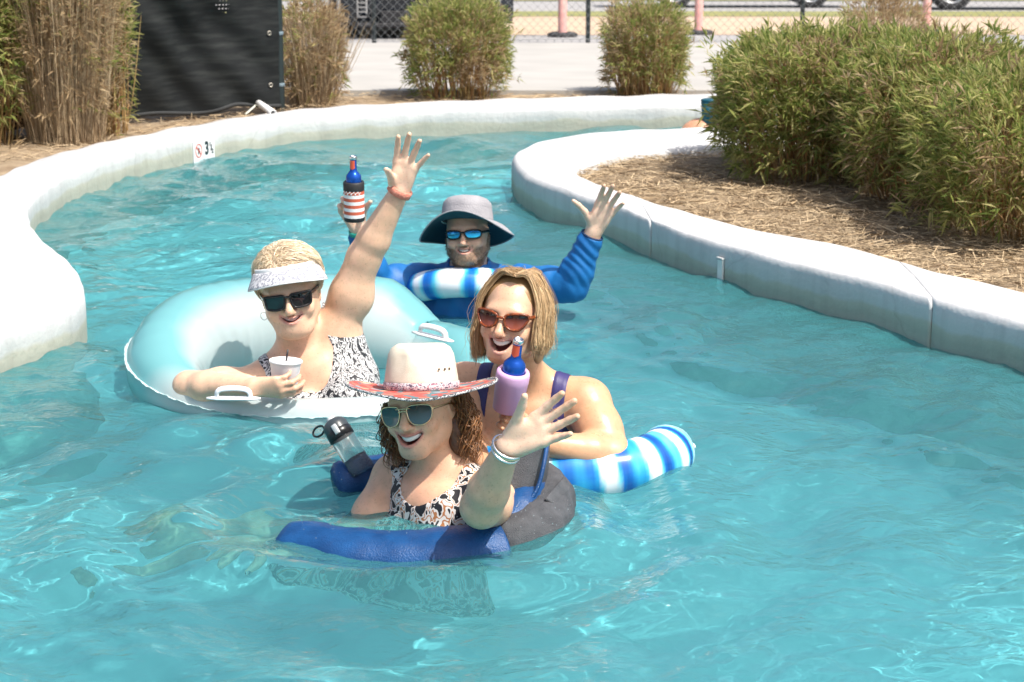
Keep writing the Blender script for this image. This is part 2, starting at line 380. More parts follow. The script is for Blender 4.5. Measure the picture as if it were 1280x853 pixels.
def water_material():
    m = bpy.data.materials.new('pool_water'); m.use_nodes = True; N = m.node_tree.nodes; L = m.node_tree.links
    for n in list(N): N.remove(n)
    out = N.new('ShaderNodeOutputMaterial'); tc = N.new('ShaderNodeTexCoord')
    mp = N.new('ShaderNodeMapping'); mp.inputs['Scale'].default_value = (0.75, 1.0, 1); mp.inputs['Rotation'].default_value = (0, 0, 0.25); L.new(tc.outputs['Object'], mp.inputs[0])
    n1 = N.new('ShaderNodeTexNoise'); n1.inputs['Scale'].default_value = 13; n1.inputs['Detail'].default_value = 3; n1.inputs['Distortion'].default_value = 1.6; L.new(mp.outputs[0], n1.inputs['Vector'])
    n2 = N.new('ShaderNodeTexNoise'); n2.inputs['Scale'].default_value = 34; n2.inputs['Detail'].default_value = 2; n2.inputs['Distortion'].default_value = 0.8; L.new(mp.outputs[0], n2.inputs['Vector'])
    mm = N.new('ShaderNodeMath'); mm.operation = 'MULTIPLY_ADD'; mm.inputs[1].default_value = 0.32; L.new(n2.outputs['Fac'], mm.inputs[0]); L.new(n1.outputs['Fac'], mm.inputs[2])
    bp = N.new('ShaderNodeBump'); bp.inputs['Strength'].default_value = 0.5; bp.inputs['Distance'].default_value = 0.018; L.new(mm.outputs[0], bp.inputs['Height'])
    fr = N.new('ShaderNodeFresnel'); fr.inputs['IOR'].default_value = 1.33; L.new(bp.outputs[0], fr.inputs['Normal'])
    gl = N.new('ShaderNodeBsdfGlossy'); gl.inputs['Roughness'].default_value = 0.04; gl.inputs['Color'].default_value = (1, 1, 1, 1); L.new(bp.outputs[0], gl.inputs['Normal'])
    tr = N.new('ShaderNodeBsdfRefraction'); tr.inputs['IOR'].default_value = 1.33; tr.inputs['Roughness'].default_value = 0.0; tr.inputs['Color'].default_value = (0.48, 0.88, 0.91, 1)
    df = N.new('ShaderNodeBsdfDiffuse'); df.inputs['Color'].default_value = (0.11, 0.45, 0.50, 1); L.new(bp.outputs[0], df.inputs['Normal'])
    m1 = N.new('ShaderNodeMixShader'); m1.inputs[0].default_value = 0.24; L.new(tr.outputs[0], m1.inputs[1]); L.new(df.outputs[0], m1.inputs[2])
    m2 = N.new('ShaderNodeMixShader'); L.new(fr.outputs[0], m2.inputs[0]); L.new(m1.outputs[0], m2.inputs[1]); L.new(gl.outputs[0], m2.inputs[2])
    L.new(m2.outputs[0], out.inputs['Surface'])
    return m
M_water = water_material()
water = add('pool_water', np.stack([WX.ravel(), WY.ravel(), WZ.ravel()], 1), wq, M_water); tag(water, kind='structure')
# =================================================================== PEOPLE: one continuous surface grown from a distance field
class SDF:
    def __init__(s, lo, hi, h):
        s.lo = np.asarray(lo, np.float32); s.h = h
        s.n = np.ceil((np.asarray(hi) - s.lo) / h).astype(int) + 1
        s.F = np.full(s.n, 0.3, np.float32)
    def _do(s, lo, hi, k, fn, op):
        m = k + 2.5 * s.h
        a = np.clip(np.floor((np.asarray(lo) - m - s.lo) / s.h).astype(int), 0, s.n); b = np.clip(np.ceil((np.asarray(hi) + m - s.lo) / s.h).astype(int) + 1, 0, s.n)
        if np.any(b <= a): return
        ax = [(s.lo[i] + s.h * np.arange(a[i], b[i], dtype=np.float32)).astype(np.float32) for i in range(3)]
        d = fn(ax[0][:, None, None], ax[1][None, :, None], ax[2][None, None, :]).astype(np.float32)
        S = s.F[a[0]:b[0], a[1]:b[1], a[2]:b[2]]
        if op == 'sub': d = -d; S2 = -S; d2 = -(-d)
        if op == 'add':
            if k > 0: hh = np.maximum(k - np.abs(S - d), 0) / k; S[...] = np.minimum(S, d) - hh * hh * k * 0.25
            else: S[...] = np.minimum(S, d)
        else:
            if k > 0: hh = np.maximum(k - np.abs(S - d), 0) / k; S[...] = np.maximum(S, d) + hh * hh * k * 0.25
            else: S[...] = np.maximum(S, d)
    def cone(s, p0, p1, r0, r1, k=0.01, op='add'):
        p0 = np.asarray(p0, np.float32); p1 = np.asarray(p1, np.float32); d = p1 - p0; L2 = float(d @ d) + 1e-12
        r = max(r0, r1)
        def fn(x, y, z):
            x = x - p0[0]; y = y - p0[1]; z = z - p0[2]
            t = np.clip((x * d[0] + y * d[1] + z * d[2]) / L2, 0, 1)
            return np.sqrt((x - t * d[0]) ** 2 + (y - t * d[1]) ** 2 + (z - t * d[2]) ** 2) - (r0 + (r1 - r0) * t)
        s._do(np.minimum(p0, p1) - r, np.maximum(p0, p1) + r, k, fn, op)
    def ell(s, c, r, Rm=None, k=0.02, op='add'):
        c = np.asarray(c, np.float32); r = np.asarray(r, np.float32); Rm = np.eye(3) if Rm is None else np.asarray(Rm); nr = np.linalg.norm(Rm, axis=0); Rm = Rm / nr; r = r * nr
        ext = np.sqrt(((Rm * r) ** 2).sum(1))
        def fn(x, y, z):
            x = x - c[0]; y = y - c[1]; z = z - c[2]
            q = [Rm[0, i] * x + Rm[1, i] * y + Rm[2, i] * z for i in range(3)]
            k0 = np.sqrt((q[0] / r[0]) ** 2 + (q[1] / r[1]) ** 2 + (q[2] / r[2]) ** 2)
            k1 = np.sqrt((q[0] / r[0] ** 2) ** 2 + (q[1] / r[1] ** 2) ** 2 + (q[2] / r[2] ** 2) ** 2) + 1e-6
            return k0 * (k0 - 1) / k1
        s._do(c - ext, c + ext, k, fn, op)
    def chain(s, P, r, k=0.01, op='add'):
        for i in range(len(P) - 1): s.cone(P[i], P[i + 1], r[i], r[i + 1], k, op)
    def mesh(s, smooth=2):
        F = s.F; ins = F < 0; n = s.n
        cnt = np.zeros(n - 1, np.uint8)
        off = [(i, j, k) for i in (0, 1) for j in (0, 1) for k in (0, 1)]
        def sh(A, o): return A[o[0]:o[0] + n[0] - 1, o[1]:o[1] + n[1] - 1, o[2]:o[2] + n[2] - 1]
        for o in off: cnt += sh(ins, o)
        mask = (cnt > 0) & (cnt < 8); cells = np.argwhere(mask)
        vid = np.full(n - 1, -1, np.int32); vid[mask] = np.arange(len(cells))
        c8 = {o: F[cells[:, 0] + o[0], cells[:, 1] + o[1], cells[:, 2] + o[2]] for o in off}
        acc = np.zeros((len(cells), 3)); num = np.zeros(len(cells))
        for a in off:
            for ax in range(3):
                if a[ax] == 0:
                    b = list(a); b[ax] = 1; b = tuple(b); fa, fb = c8[a], c8[b]; cr = (fa < 0) != (fb < 0)
                    t = np.where(cr, fa / np.where(cr, fa - fb, 1), 0); p = np.tile(np.array(a, float), (len(cells), 1)); p[:, ax] += t
                    acc += p * cr[:, None]; num += cr
        v = s.lo + s.h * (cells + acc / num[:, None])
        quads = []
        for ax in range(3):
            u, w = [(1, 2), (2, 0), (0, 1)][ax]
            A = [slice(1, -1)] * 3; B = [slice(1, -1)] * 3; A[ax] = slice(0, -1); B[ax] = slice(1, None)
            ia, ib = ins[tuple(A)], ins[tuple(B)]; ch = np.argwhere(ia != ib)
            if not len(ch): continue
            base = ch + np.array([0 if i == ax else 1 for i in range(3)]); fl = ia[ch[:, 0], ch[:, 1], ch[:, 2]]
            eu = np.eye(3, dtype=int)[u]; ew = np.eye(3, dtype=int)[w]
            g = lambda o: vid[tuple((base - o).T)]
            qd = np.stack([g(eu + ew), g(ew), g(0 * eu), g(eu)], 1)
            qd[~fl] = qd[~fl][:, ::-1]; quads.append(qd)
        f = np.concatenate(quads); f = f[(f >= 0).all(1)]
        for _ in range(smooth): v = lap(v, f, 0.5)
        return v, f
def edges_of(f):
    e = np.concatenate([np.stack([f[:, i], f[:, (i + 1) % f.shape[1]]], 1) for i in range(f.shape[1])]); return e
def lap(v, f, w):
    e = edges_of(f); n = len(v); deg = np.bincount(e[:, 0], minlength=n) + np.bincount(e[:, 1], minlength=n)
    out = np.empty_like(v)
    for i in range(3): out[:, i] = (np.bincount(e[:, 0], v[e[:, 1], i], n) + np.bincount(e[:, 1], v[e[:, 0], i], n)) / np.maximum(deg, 1)
    return v + w * (out - v)
def normals(v, f):
    a = v[f[:, 2]] - v[f[:, 0]]; b = v[f[:, 3]] - v[f[:, 1]]; fn = np.cross(a, b); n = np.zeros_like(v)
    for i in range(3):
        for k in range(4): n[:, i] += np.bincount(f[:, k], fn[:, i], len(v))
    return n / (np.linalg.norm(n, axis=1)[:, None] + 1e-12)
def segdist(P, a, b):
    a = np.asarray(a); b = np.asarray(b); d = b - a; t = np.clip((P - a) @ d / (d @ d + 1e-12), 0, 1); return np.linalg.norm(P - a - t[:, None] * d, axis=1)
def shell(name, v, f, g, off, m, parent, wrinkle=None, col=None):
    """cloth lying on the body where g > 0, its hem cut cleanly along g = 0"""
    sel = (g[f] > 0).any(1); ff = f[sel]; n = normals(v, f); p = v.copy()
    e = edges_of(ff); e = np.concatenate([e, e[:, ::-1]]); k = (g[e[:, 0]] <= 0) & (g[e[:, 1]] > 0); e = e[k]
    t = g[e[:, 0]] / (g[e[:, 0]] - g[e[:, 1]] + 1e-12); q = v[e[:, 0]] + (v[e[:, 1]] - v[e[:, 0]]) * t[:, None]
    cnt = np.bincount(e[:, 0], minlength=len(v)); hit = cnt > 0
    for i in range(3):
        s_ = np.bincount(e[:, 0], q[:, i], len(v)); p[hit, i] = s_[hit] / cnt[hit]
    far = ~hit & (g <= 0); sel2 = ~far[ff].any(1); ff = ff[sel2]
    o = off if wrinkle is None else off + wrinkle
    o = np.broadcast_to(o, (len(v),)); p = p + n * (o * np.where(g > 0, np.clip(g / 0.006, 0.35, 1), 0.25))[:, None]
    used = np.unique(ff); mp = np.full(len(v), -1); mp[used] = np.arange(len(used))
    return add(name, p[used], mp[ff].astype(np.int32), m, parent, col=None if col is None else col[used])

# ---- a hand: palm, five unequal fingers with knuckle bends, thumb from the side of the palm
def hand(S, wrist, d, n, side, sc=1.0, spread=(10, 3, -5, -14), curl=((8, 10, 8),) * 4, thumb=(48, 12, 15), tcurl=(10, 10), k=0.007):
    d = unit(d); n = unit(np.asarray(n) - d * np.dot(n, d)); s = (-1 if side == 'L' else 1) * np.cross(d, n)
    pt = lambda a, b, c: np.asarray(wrist) + sc * (a * d + b * s + c * n)
    kn = [(0.088, 0.027, 0), (0.092, 0.008, -0.002), (0.088, -0.012, -0.001), (0.078, -0.030, 0.002)]
    ln = [(0.040, 0.025, 0.020), (0.045, 0.028, 0.021), (0.041, 0.026, 0.020), (0.031, 0.019, 0.018)]
    for i, q in enumerate(kn):
        S.cone(pt(0.012, q[1] * 0.45, 0), pt(*q), 0.0135 * sc, 0.0115 * sc, 0.018 * sc)
    S.ell(pt(0.045, 0.020, 0.008), np.array([0.030, 0.016, 0.013]) * sc, np.stack([d, s, n], 1), 0.014)   # thumb mound
    S.ell(pt(0.042, -0.020, 0.006), np.array([0.032, 0.013, 0.011]) * sc, np.stack([d, s, n], 1), 0.012)
    tips = []
    for i in range(4):
        th = R(spread[i]); dv = math.cos(th) * d + math.sin(th) * s; p = pt(*kn[i]); a = 0.0
        rr = [0.0102, 0.0094, 0.0087, 0.0076] if i < 3 else [0.0090, 0.0082, 0.0076, 0.0066]
        for j in range(3):
            a += R(curl[i][j]); q = p + sc * ln[i][j] * (math.cos(a) * dv + math.sin(a) * n)
            S.cone(p, q, rr[j] * sc, rr[j + 1] * sc, k if j == 0 else 0.004); p = q
        tips.append(p)
    th = R(thumb[0]); dv = math.cos(th) * d + math.sin(th) * s; p = pt(0.022, 0.022, 0.006); a = R(thumb[1])
    for j, L in enumerate((0.046, 0.034, 0.027)):
        q = p + sc * L * (math.cos(a) * dv + math.sin(a) * n); S.cone(p, q, (0.0145, 0.0115, 0.0098, 0.0078)[j] * sc, (0.0145, 0.0115, 0.0098, 0.0078)[j + 1] * sc, 0.010 if j == 0 else 0.004); p = q
        if j < 2: dv = math.cos(R(-tcurl[j])) * dv + math.sin(R(-tcurl[j])) * s; dv = unit(dv); a += R(6)
    return dict(d=d, n=n, s=s, pt=pt)
def arm(S, sh, el, wr, r=(0.056, 0.043, 0.044, 0.026), k=0.02):
    sh, el, wr = map(np.asarray, (sh, el, wr))
    S.cone(sh, el, r[0], r[1], k); m = sh * 0.5 + el * 0.5; S.ell(m, (0.05 * r[0] / 0.056,) * 3, None, 0.03)
    f1 = el + (wr - el) * 0.28; S.cone(el, f1, r[1] * 0.98, r[2], 0.02); S.cone(f1, wr, r[2], r[3], 0.02)

# ---- a head; local axes: face towards -Y, crown +Z, eyes at z = 0
def head(S, H, sc=1.0, w=0.034, open_=0.012, smile=0.010, mz=-0.060, male=False, full=1.0, cheek=1.0):
    P = lambda *a: tx(H, np.array(a) * sc); Rm = H[:3, :3]
    E = lambda c, r, k, op='add', rot=None: S.ell(P(*c), np.array(r) * sc, Rm if rot is None else Rm @ rot, k * sc, op)
    C = lambda a, b, r0, r1, k, op='add': S.cone(P(*a), P(*b), r0 * sc, r1 * sc, k * sc, op)
    E((0, 0.014, 0.036), (0.075, 0.096, 0.083), 0.01)
    E((0, -0.018, -0.020), (0.066 * full, 0.070, 0.080), 0.03)
    jw = 0.050 * full + (0.004 if male else 0)
    for sx in (-1, 1):
        C((sx * jw, 0.004, -0.050), (sx * 0.022, -0.062, -0.095), 0.018, 0.015, 0.030)
        E((sx * 0.036 * full, -0.067, -0.034), (0.024, 0.019, 0.021 * cheek), 0.022)
        E((sx * 0.076, 0.014, -0.006), (0.0075, 0.019, 0.031), 0.006, rot=rotm(0, 12, 0))
        E((sx * 0.079, 0.008, 0.000), (0.005, 0.010, 0.016), 0.004, 'sub')
    E((0, -0.070, -0.098), (0.026 if not male else 0.030, 0.018, 0.017), 0.024)
    E((0, -0.070, -0.072), (0.034, 0.026, 0.032), 0.02)                       # muzzle
    E((0, -0.076, 0.024), (0.050, 0.014, 0.012), 0.02)                        # brow
    for sx in (-1, 1):
        E((sx * 0.032, -0.097, 0.002), (0.018, 0.013, 0.012), 0.014, 'sub')
        E((sx * 0.031, -0.072, 0.001), (0.0135, 0.0135, 0.0125), 0.003)      # eyes behind the lenses
    C((0, -0.086, 0.014), (0, -0.108, -0.030), 0.0075, 0.0115, 0.012)
    E((0, -0.110, -0.034), (0.0115, 0.010, 0.0095), 0.008)
    for sx in (-1, 1): E((sx * 0.013, -0.099, -0.037), (0.0085, 0.011, 0.0075), 0.006)
    T = np.linspace(-1, 1, 9)
    face_y = lambda t: -0.0985 + 0.030 * t * t
    zu = lambda t: mz + smile * t * t; zl = lambda t: mz + smile * t * t - open_ * (1 - t * t)
    up = [P(w * t, face_y(t) + 0.001, zu(t) + 0.003) for t in T]; lo = [P(w * t, face_y(t) + 0.002, zl(t) - 0.004) for t in T]
    S.chain(up, [0.0040 * sc * (1 - 0.4 * abs(t)) for t in T], 0.006); S.chain(lo, [0.0052 * sc * (1 - 0.45 * abs(t)) for t in T], 0.006)
    for t in np.linspace(-0.86, 0.86, 11):
        o = open_ * (1 - t * t) / 2 + 0.0012; S.cone(P(w * t, face_y(t) - 0.02, (zu(t) + zl(t)) / 2), P(w * t * 0.9, face_y(t) + 0.022, (zu(t) + zl(t)) / 2), o * sc, o * sc * 0.9, 0.002, 'sub')
    for sx in (-1, 1):                                                        # smile lines
        C((sx * 0.0165, -0.1065, -0.036), (sx * (w + 0.008), -0.0885, mz + 0.004), 0.0035, 0.0035, 0.010, 'sub')
    return dict(H=H, sc=sc, w=w, face_y=face_y, zu=zu, zl=zl, open=open_)
def to_local(H, sc, v): return (v - H[:3, 3]) @ H[:3, :3] / sc / (H[:3, :3] ** 2).sum(0)
def paint_head(col, v, hd, lip, cheek=(0.10, -0.02, -0.02)):
    L = to_local(hd['H'], hd['sc'], v); t = np.clip(L[:, 0] / hd['w'], -1, 1)
    near = (np.abs(L) < 0.14).all(1) & (L[:, 1] < -0.03)
    def blend(c, wgt): col[:] = col * (1 - wgt[:, None]) + np.asarray(c) * wgt[:, None]
    fy = hd['face_y'](t); du = np.hypot(L[:, 2] - hd['zu'](t) - 0.002, (np.abs(L[:, 0]) - hd['w']).clip(0)); dl = np.hypot(L[:, 2] - hd['zl'](t) + 0.004, (np.abs(L[:, 0]) - hd['w']).clip(0))
    ins = near & (L[:, 1] < fy + 0.015)
    blend(lip, 0.65 * ins * (np.abs(L[:, 0]) < hd['w'] * 1.02) * np.clip((0.0075 - np.minimum(du, dl)) / 0.003, 0, 1))
    cav = near & (L[:, 2] < hd['zu'](t) + 0.0005) & (L[:, 2] > hd['zl'](t) - 0.0005) & (np.abs(L[:, 0]) < hd['w']) & (L[:, 1] > fy + 0.0035)
    blend((0.16, 0.035, 0.03), cav.astype(float))
    for sx in (-1, 1):
        g = np.exp(-(((L[:, 0] - sx * 0.040) / 0.022) ** 2 + ((L[:, 2] + 0.030) / 0.020) ** 2)) * (L[:, 1] < -0.02)
        col += g[:, None] * np.asarray(cheek) * 0.6
    g = np.exp(-((L[:, 0] / 0.012) ** 2 + ((L[:, 2] + 0.032) / 0.012) ** 2)) * (L[:, 1] < -0.09); col += g[:, None] * np.asarray(cheek) * 0.6
    return L, blend
def teeth(hd, parent, m, lower=False):
    H, sc = hd['H'], hd['sc']; v = []; f = []; n = 14
    hgt = min(0.0105, hd['open'] * 0.72)
    for i, t in enumerate(np.linspace(-0.80, 0.80, n)):
        y = hd['face_y'](t) + 0.0065; z0 = hd['zu'](t) + 0.001; z1 = z0 - hgt * (1 - 0.75 * t * t) - 0.0008 * (i % 2)
        x = hd['w'] * t * 0.96
        v += [(x, y, z0), (x, y - 0.0014, (z0 + z1) / 2), (x, y, z1), (x, y + 0.004, z1)]
    for i in range(n - 1):
        for j in range(3): a = 4 * i + j; f.append((a, a + 4, a + 5, a + 1))
    return add('teeth', tx(H, np.array(v) * sc), f, m, parent)

# ---- eyewear; outline in face plane, lenses as sub-parts
def sunglasses(H, sc, parent, outline, fm, lm, cx=0.034, y0=-0.103, thick=0.0028, zc=0.0, wrapk=4.5, gs=1.0, bridge_z=0.006, temple_z=0.008, aviator=False):
    outline = [(a * gs, b * gs) for a, b in outline]; cx = cx * gs
    wrap = lambda x: y0 + wrapk * x * x
    mb = MB(); lens = []
    for sx in (-1, 1):
        O = np.array([(sx * (cx + a), wrap(cx + a), zc + b) for a, b in outline])
        ring = catmull(O, 40, True); mb.tube(tx(H, ring * sc), thick * sc, 6, closed=True, squash=(1.0, 1.15), up=H[:3, 1])
        lens.append(ring)
    n = 6; xs_ = np.linspace(-(cx + min(a for a, b in outline)) - 0.001, cx + min(a for a, b in outline) + 0.001, n)
    mb.tube(tx(H, np.array([(x, wrap(0) - 0.001, zc + bridge_z + 0.002 * (1 - (x / xs_[0]) ** 2)) for x in xs_]) * sc), thick * sc, 6)
    if aviator: mb.tube(tx(H, np.array([(x, wrap(0) - 0.001, zc + bridge_z + 0.008) for x in xs_ * 1.5]) * sc), thick * 0.8 * sc, 6)
    xo = cx + max(a for a, b in outline)
    for sx in (-1, 1):
        pts = catmull([(sx * xo, wrap(xo), zc + temple_z), (sx * max(0.074, xo * 0.99), -0.05, zc + temple_z + 0.001), (sx * 0.0815, 0.0, zc + temple_z + 0.002), (sx * 0.081, 0.026, zc - 0.004)], 14)
        mb.tube(tx(H, pts * sc), thick * 1.1 * sc, 6, squash=(0.6, 1.5), up=H[:3, 2])
    fr = mb.build('sunglasses', fm, parent)
    for ring in lens:
        c = ring.mean(0) + np.array([0, -0.0016, 0]); k = len(ring); v = [c] + [c + (p - c) * 0.6 + np.array([0, 0.0006, 0]) for p in ring] + list(ring)
        f = [(0, 1 + i, 1 + (i + 1) % k) for i in range(k)] + [(1 + i, 1 + k + i, 1 + k + (i + 1) % k, 1 + (i + 1) % k) for i in range(k)]
        add('lens', tx(H, np.array(v) * sc), f, lm, fr)
    return fr

# ---- hair: thin tapering strands in locks over a dense undercoat
def strands(paths, r0, seg=9, cols=None, r1=0.25):
    """paths: (n, c, 3) control points"""
    n, c, _ = paths.shape; T = np.linspace(0, c - 1, seg); V_ = []
    Q = np.concatenate([2 * paths[:, :1] - paths[:, 1:2], paths, 2 * paths[:, -1:] - paths[:, -2:-1]], 1)
    pts = []
    for t in T:
        i = min(int(t), c - 2); u = t - i; a, b, cc, d = Q[:, i], Q[:, i + 1], Q[:, i + 2], Q[:, i + 3]
        pts.append(0.5 * ((2 * b) + (cc - a) * u + (2 * a - 5 * b + 4 * cc - d) * u * u + (-a + 3 * b - 3 * cc + d) * u ** 3))
    P = np.stack(pts, 1); D = np.gradient(P, axis=1); D /= np.linalg.norm(D, axis=2)[..., None] + 1e-9
    ref = rng.normal(size=(n, 1, 3)); A = np.cross(D, ref); A /= np.linalg.norm(A, axis=2)[..., None] + 1e-9; B = np.cross(D, A)
    tt = np.linspace(0, 1, seg); rad = r0 * np.where(tt < 0.75, 1, 1 - (tt - 0.75) / 0.25 * (1 - r1))
    ring = [P + rad[None, :, None] * (math.cos(a) * A + math.sin(a) * B) for a in (0, 2.094, 4.189)]
    v = np.stack(ring, 2).reshape(-1, 3)
    base = (np.arange(n)[:, None] * seg + np.arange(seg - 1)[None]).reshape(-1) * 3
    f = np.concatenate([np.stack([base + i, base + (i + 1) % 3, base + 3 + (i + 1) % 3, base + 3 + i], 1) for i in range(3)])
    col = None if cols is None else np.repeat(cols, seg * 3, 0)
    return v, f, col
def hair_obj(name, parts, m, parent):
    v = []; f = []; c = []; n = 0
    for a, b, cc in parts: v.append(a); f.append(b + n); c.append(cc); n += len(a)
    return add(name, np.concatenate(v), np.concatenate(f).astype(np.int32), m, parent, col=np.concatenate(c))
def hair_cols(n, a, b, j=0.12):
    t = rng.beta(1.4, 1.4, size=(n, 1)); c = np.asarray(a) * (1 - t) + np.asarray(b) * t; return np.clip(c * (1 + j * rng.normal(size=(n, 1))), 0.01, 0.95)

# ---- materials for people
def skin(name): return mat(name, (0.6, 0.4, 0.3), 0.42, attr=True, sss=0.22, bump=0.10, bscale=260, spec=0.5, vary=0.14, scale=38, detail=6)
M_skin = skin('skin'); M_wet = mat('wet_skin', (0.6, 0.4, 0.3), 0.36, attr=True, sss=0.18, vary=0.14, scale=38, detail=6, bump=0.06, bscale=260, spec=0.6)
def breakup(m):                              # uneven shine and freckles
    N, L, b = nodes(m); tc = N.new('ShaderNodeTexCoord'); n = N.new('ShaderNodeTexNoise'); n.inputs['Scale'].default_value = 26; n.inputs['Detail'].default_value = 7; L.new(tc.outputs['Object'], n.inputs['Vector'])
    mr = N.new('ShaderNodeMapRange'); mr.inputs[1].default_value = 0.35; mr.inputs[2].default_value = 0.68; r0 = b.inputs['Roughness'].default_value; mr.inputs[3].default_value = r0 - 0.10; mr.inputs[4].default_value = r0 + 0.18; L.new(n.outputs['Fac'], mr.inputs[0]); L.new(mr.outputs[0], b.inputs['Roughness'])
    f = N.new('ShaderNodeTexNoise'); f.inputs['Scale'].default_value = 150; f.inputs['Detail'].default_value = 2; L.new(tc.outputs['Object'], f.inputs['Vector']); fr = N.new('ShaderNodeMapRange'); fr.inputs[1].default_value = 0.60; fr.inputs[2].default_value = 0.72; fr.inputs[3].default_value = 1.0; fr.inputs[4].default_value = 0.80; L.new(f.outputs['Fac'], fr.inputs[0])
    mx = N.new('ShaderNodeMix'); mx.data_type = 'RGBA'; mx.blend_type = 'MULTIPLY'; mx.inputs[0].default_value = 1.0; src = b.inputs['Base Color'].links[0].from_socket; L.new(src, mx.inputs[6]); L.new(fr.outputs[0], mx.inputs[7]); L.new(mx.outputs[2], b.inputs['Base Color'])
breakup(M_skin); breakup(M_wet)
M_teeth = mat('teeth', (0.80, 0.78, 0.73), 0.25)
M_hair = mat('hair', (0.4, 0.3, 0.2), 0.38, attr=True, spec=0.6)
M_blackplastic = mat('glossy_black_plastic', (0.012, 0.012, 0.014), 0.15)
M_darklens = mat('dark_lens', (0.008, 0.010, 0.012), 0.04, spec=0.8)
M_gold = mat('thin_gold_metal', (0.75, 0.58, 0.36), 0.25, metal=1.0)
M_silver = mat('silver', (0.8, 0.8, 0.8), 0.2, metal=1.0)
def tortoise():
    m = mat('tortoiseshell', (0.30, 0.07, 0.02), 0.15, (0.05, 0.014, 0.008), 160, 3); return m
M_tort = tortoise()
def gradient_lens(name, top, bottom, H, z0, z1, metal=0.0, rough=0.05):
    m = mat(name, top, rough, spec=0.8, metal=metal); N, L, b = nodes(m); tc = N.new('ShaderNodeTexCoord'); dp = N.new('ShaderNodeVectorMath'); dp.operation = 'DOT_PRODUCT'
    L.new(tc.outputs['Object'], dp.inputs[0]); dp.inputs[1].default_value = tuple(H[:3, 2]); o = float(np.dot(H[:3, 2], H[:3, 3]))
    mr = N.new('ShaderNodeMapRange'); mr.inputs[1].default_value = o + z0; mr.inputs[2].default_value = o + z1; L.new(dp.outputs['Value'], mr.inputs[0])
    mx = N.new('ShaderNodeMix'); mx.data_type = 'RGBA'; mx.inputs[6].default_value = (*bottom, 1); mx.inputs[7].default_value = (*top, 1); L.new(mr.outputs[0], mx.inputs[0]); L.new(mx.outputs[2], b.inputs['Base Color'])
    return m
def cell_print(name, cols, scale, stretch=(1, 1, 1), rough=0.55, thr=(0.35, 0.5), distort=0.0):
    """printed swim fabric: blotches from a distorted noise"""
    m = mat(name, cols[0], rough, bump=0.05, bscale=300); N, L, b = nodes(m); tc = N.new('ShaderNodeTexCoord'); mp = N.new('ShaderNodeMapping'); mp.inputs['Scale'].default_value = stretch; mp.inputs['Rotation'].default_value = (0.3, 0.5, 0.2); L.new(tc.outputs['Object'], mp.inputs[0])
    n = N.new('ShaderNodeTexNoise'); n.inputs['Scale'].default_value = scale; n.inputs['Detail'].default_value = 1.5; n.inputs['Distortion'].default_value = distort; L.new(mp.outputs[0], n.inputs['Vector'])
    cr = N.new('ShaderNodeValToRGB'); cr.color_ramp.interpolation = 'CONSTANT'; e = cr.color_ramp.elements
    e[0].color = (*cols[0], 1); e[1].position = thr[0]; e[1].color = (*cols[1], 1)
    for t, c in zip(thr[1:], cols[2:]): x = e.new(t); x.color = (*c, 1)
    L.new(n.outputs['Fac'], cr.inputs[0]); L.new(cr.outputs[0], b.inputs['Base Color']); return m
def head_frame(px, py, Y, yaw, pitch, roll, hw=1.0):
    M = np.eye(4); M[:3, :3] = rotm(yaw, pitch, roll); M[:3, 0] *= hw; M[:3, 3] = at(px, py, Y); return M
def torso_frame(neck, fwd, up, ts=1.0):
    up = unit(up); fwd = unit(np.asarray(fwd) - up * np.dot(fwd, up)); right = np.cross(fwd, up)   # wearer's right
    M = np.eye(4); M[:3, 0] = -right * ts; M[:3, 1] = -fwd * ts; M[:3, 2] = up * ts; M[:3, 3] = neck; return M        # +x = wearer's left, -y = front
def torso(S, T, sh_w=0.17, chest=(0.150, 0.105, 0.16), bust=0.07, belly=(0.155, 0.125, 0.16), k=0.05, L=None):
    P = lambda *a: tx(T, np.array(a)); Rm = T[:3, :3]
    S.ell(P(0, 0.01, -0.17), chest, Rm, k); S.ell(P(0, 0.0, -0.38), belly, Rm, 0.08); S.ell(P(0, 0.01, -0.52), (0.175, 0.13, 0.13), Rm, 0.06)
    for sx in (-1, 1):
        S.cone(P(sx * 0.03, 0.012, 0.0), P(sx * 0.115, 0.012, -0.035), 0.042 * np.linalg.norm(T[:3, 0]), 0.046 * np.linalg.norm(T[:3, 0]), 0.05)
        if bust: S.ell(P(sx * 0.078, -0.085, -0.215), (bust, bust * 0.85, bust), Rm, 0.035)
    S.ell(P(0, -0.045, -0.085), (0.11, 0.05, 0.06), Rm, 0.05)
def neck(S, T, H, sc, r=0.052):
    a = tx(T, (0, 0.012, -0.02)); b = tx(H, np.array((0, 0.022, -0.055)) * sc); S.cone(a, b, r * 1.22, r * 1.10, 0.03)
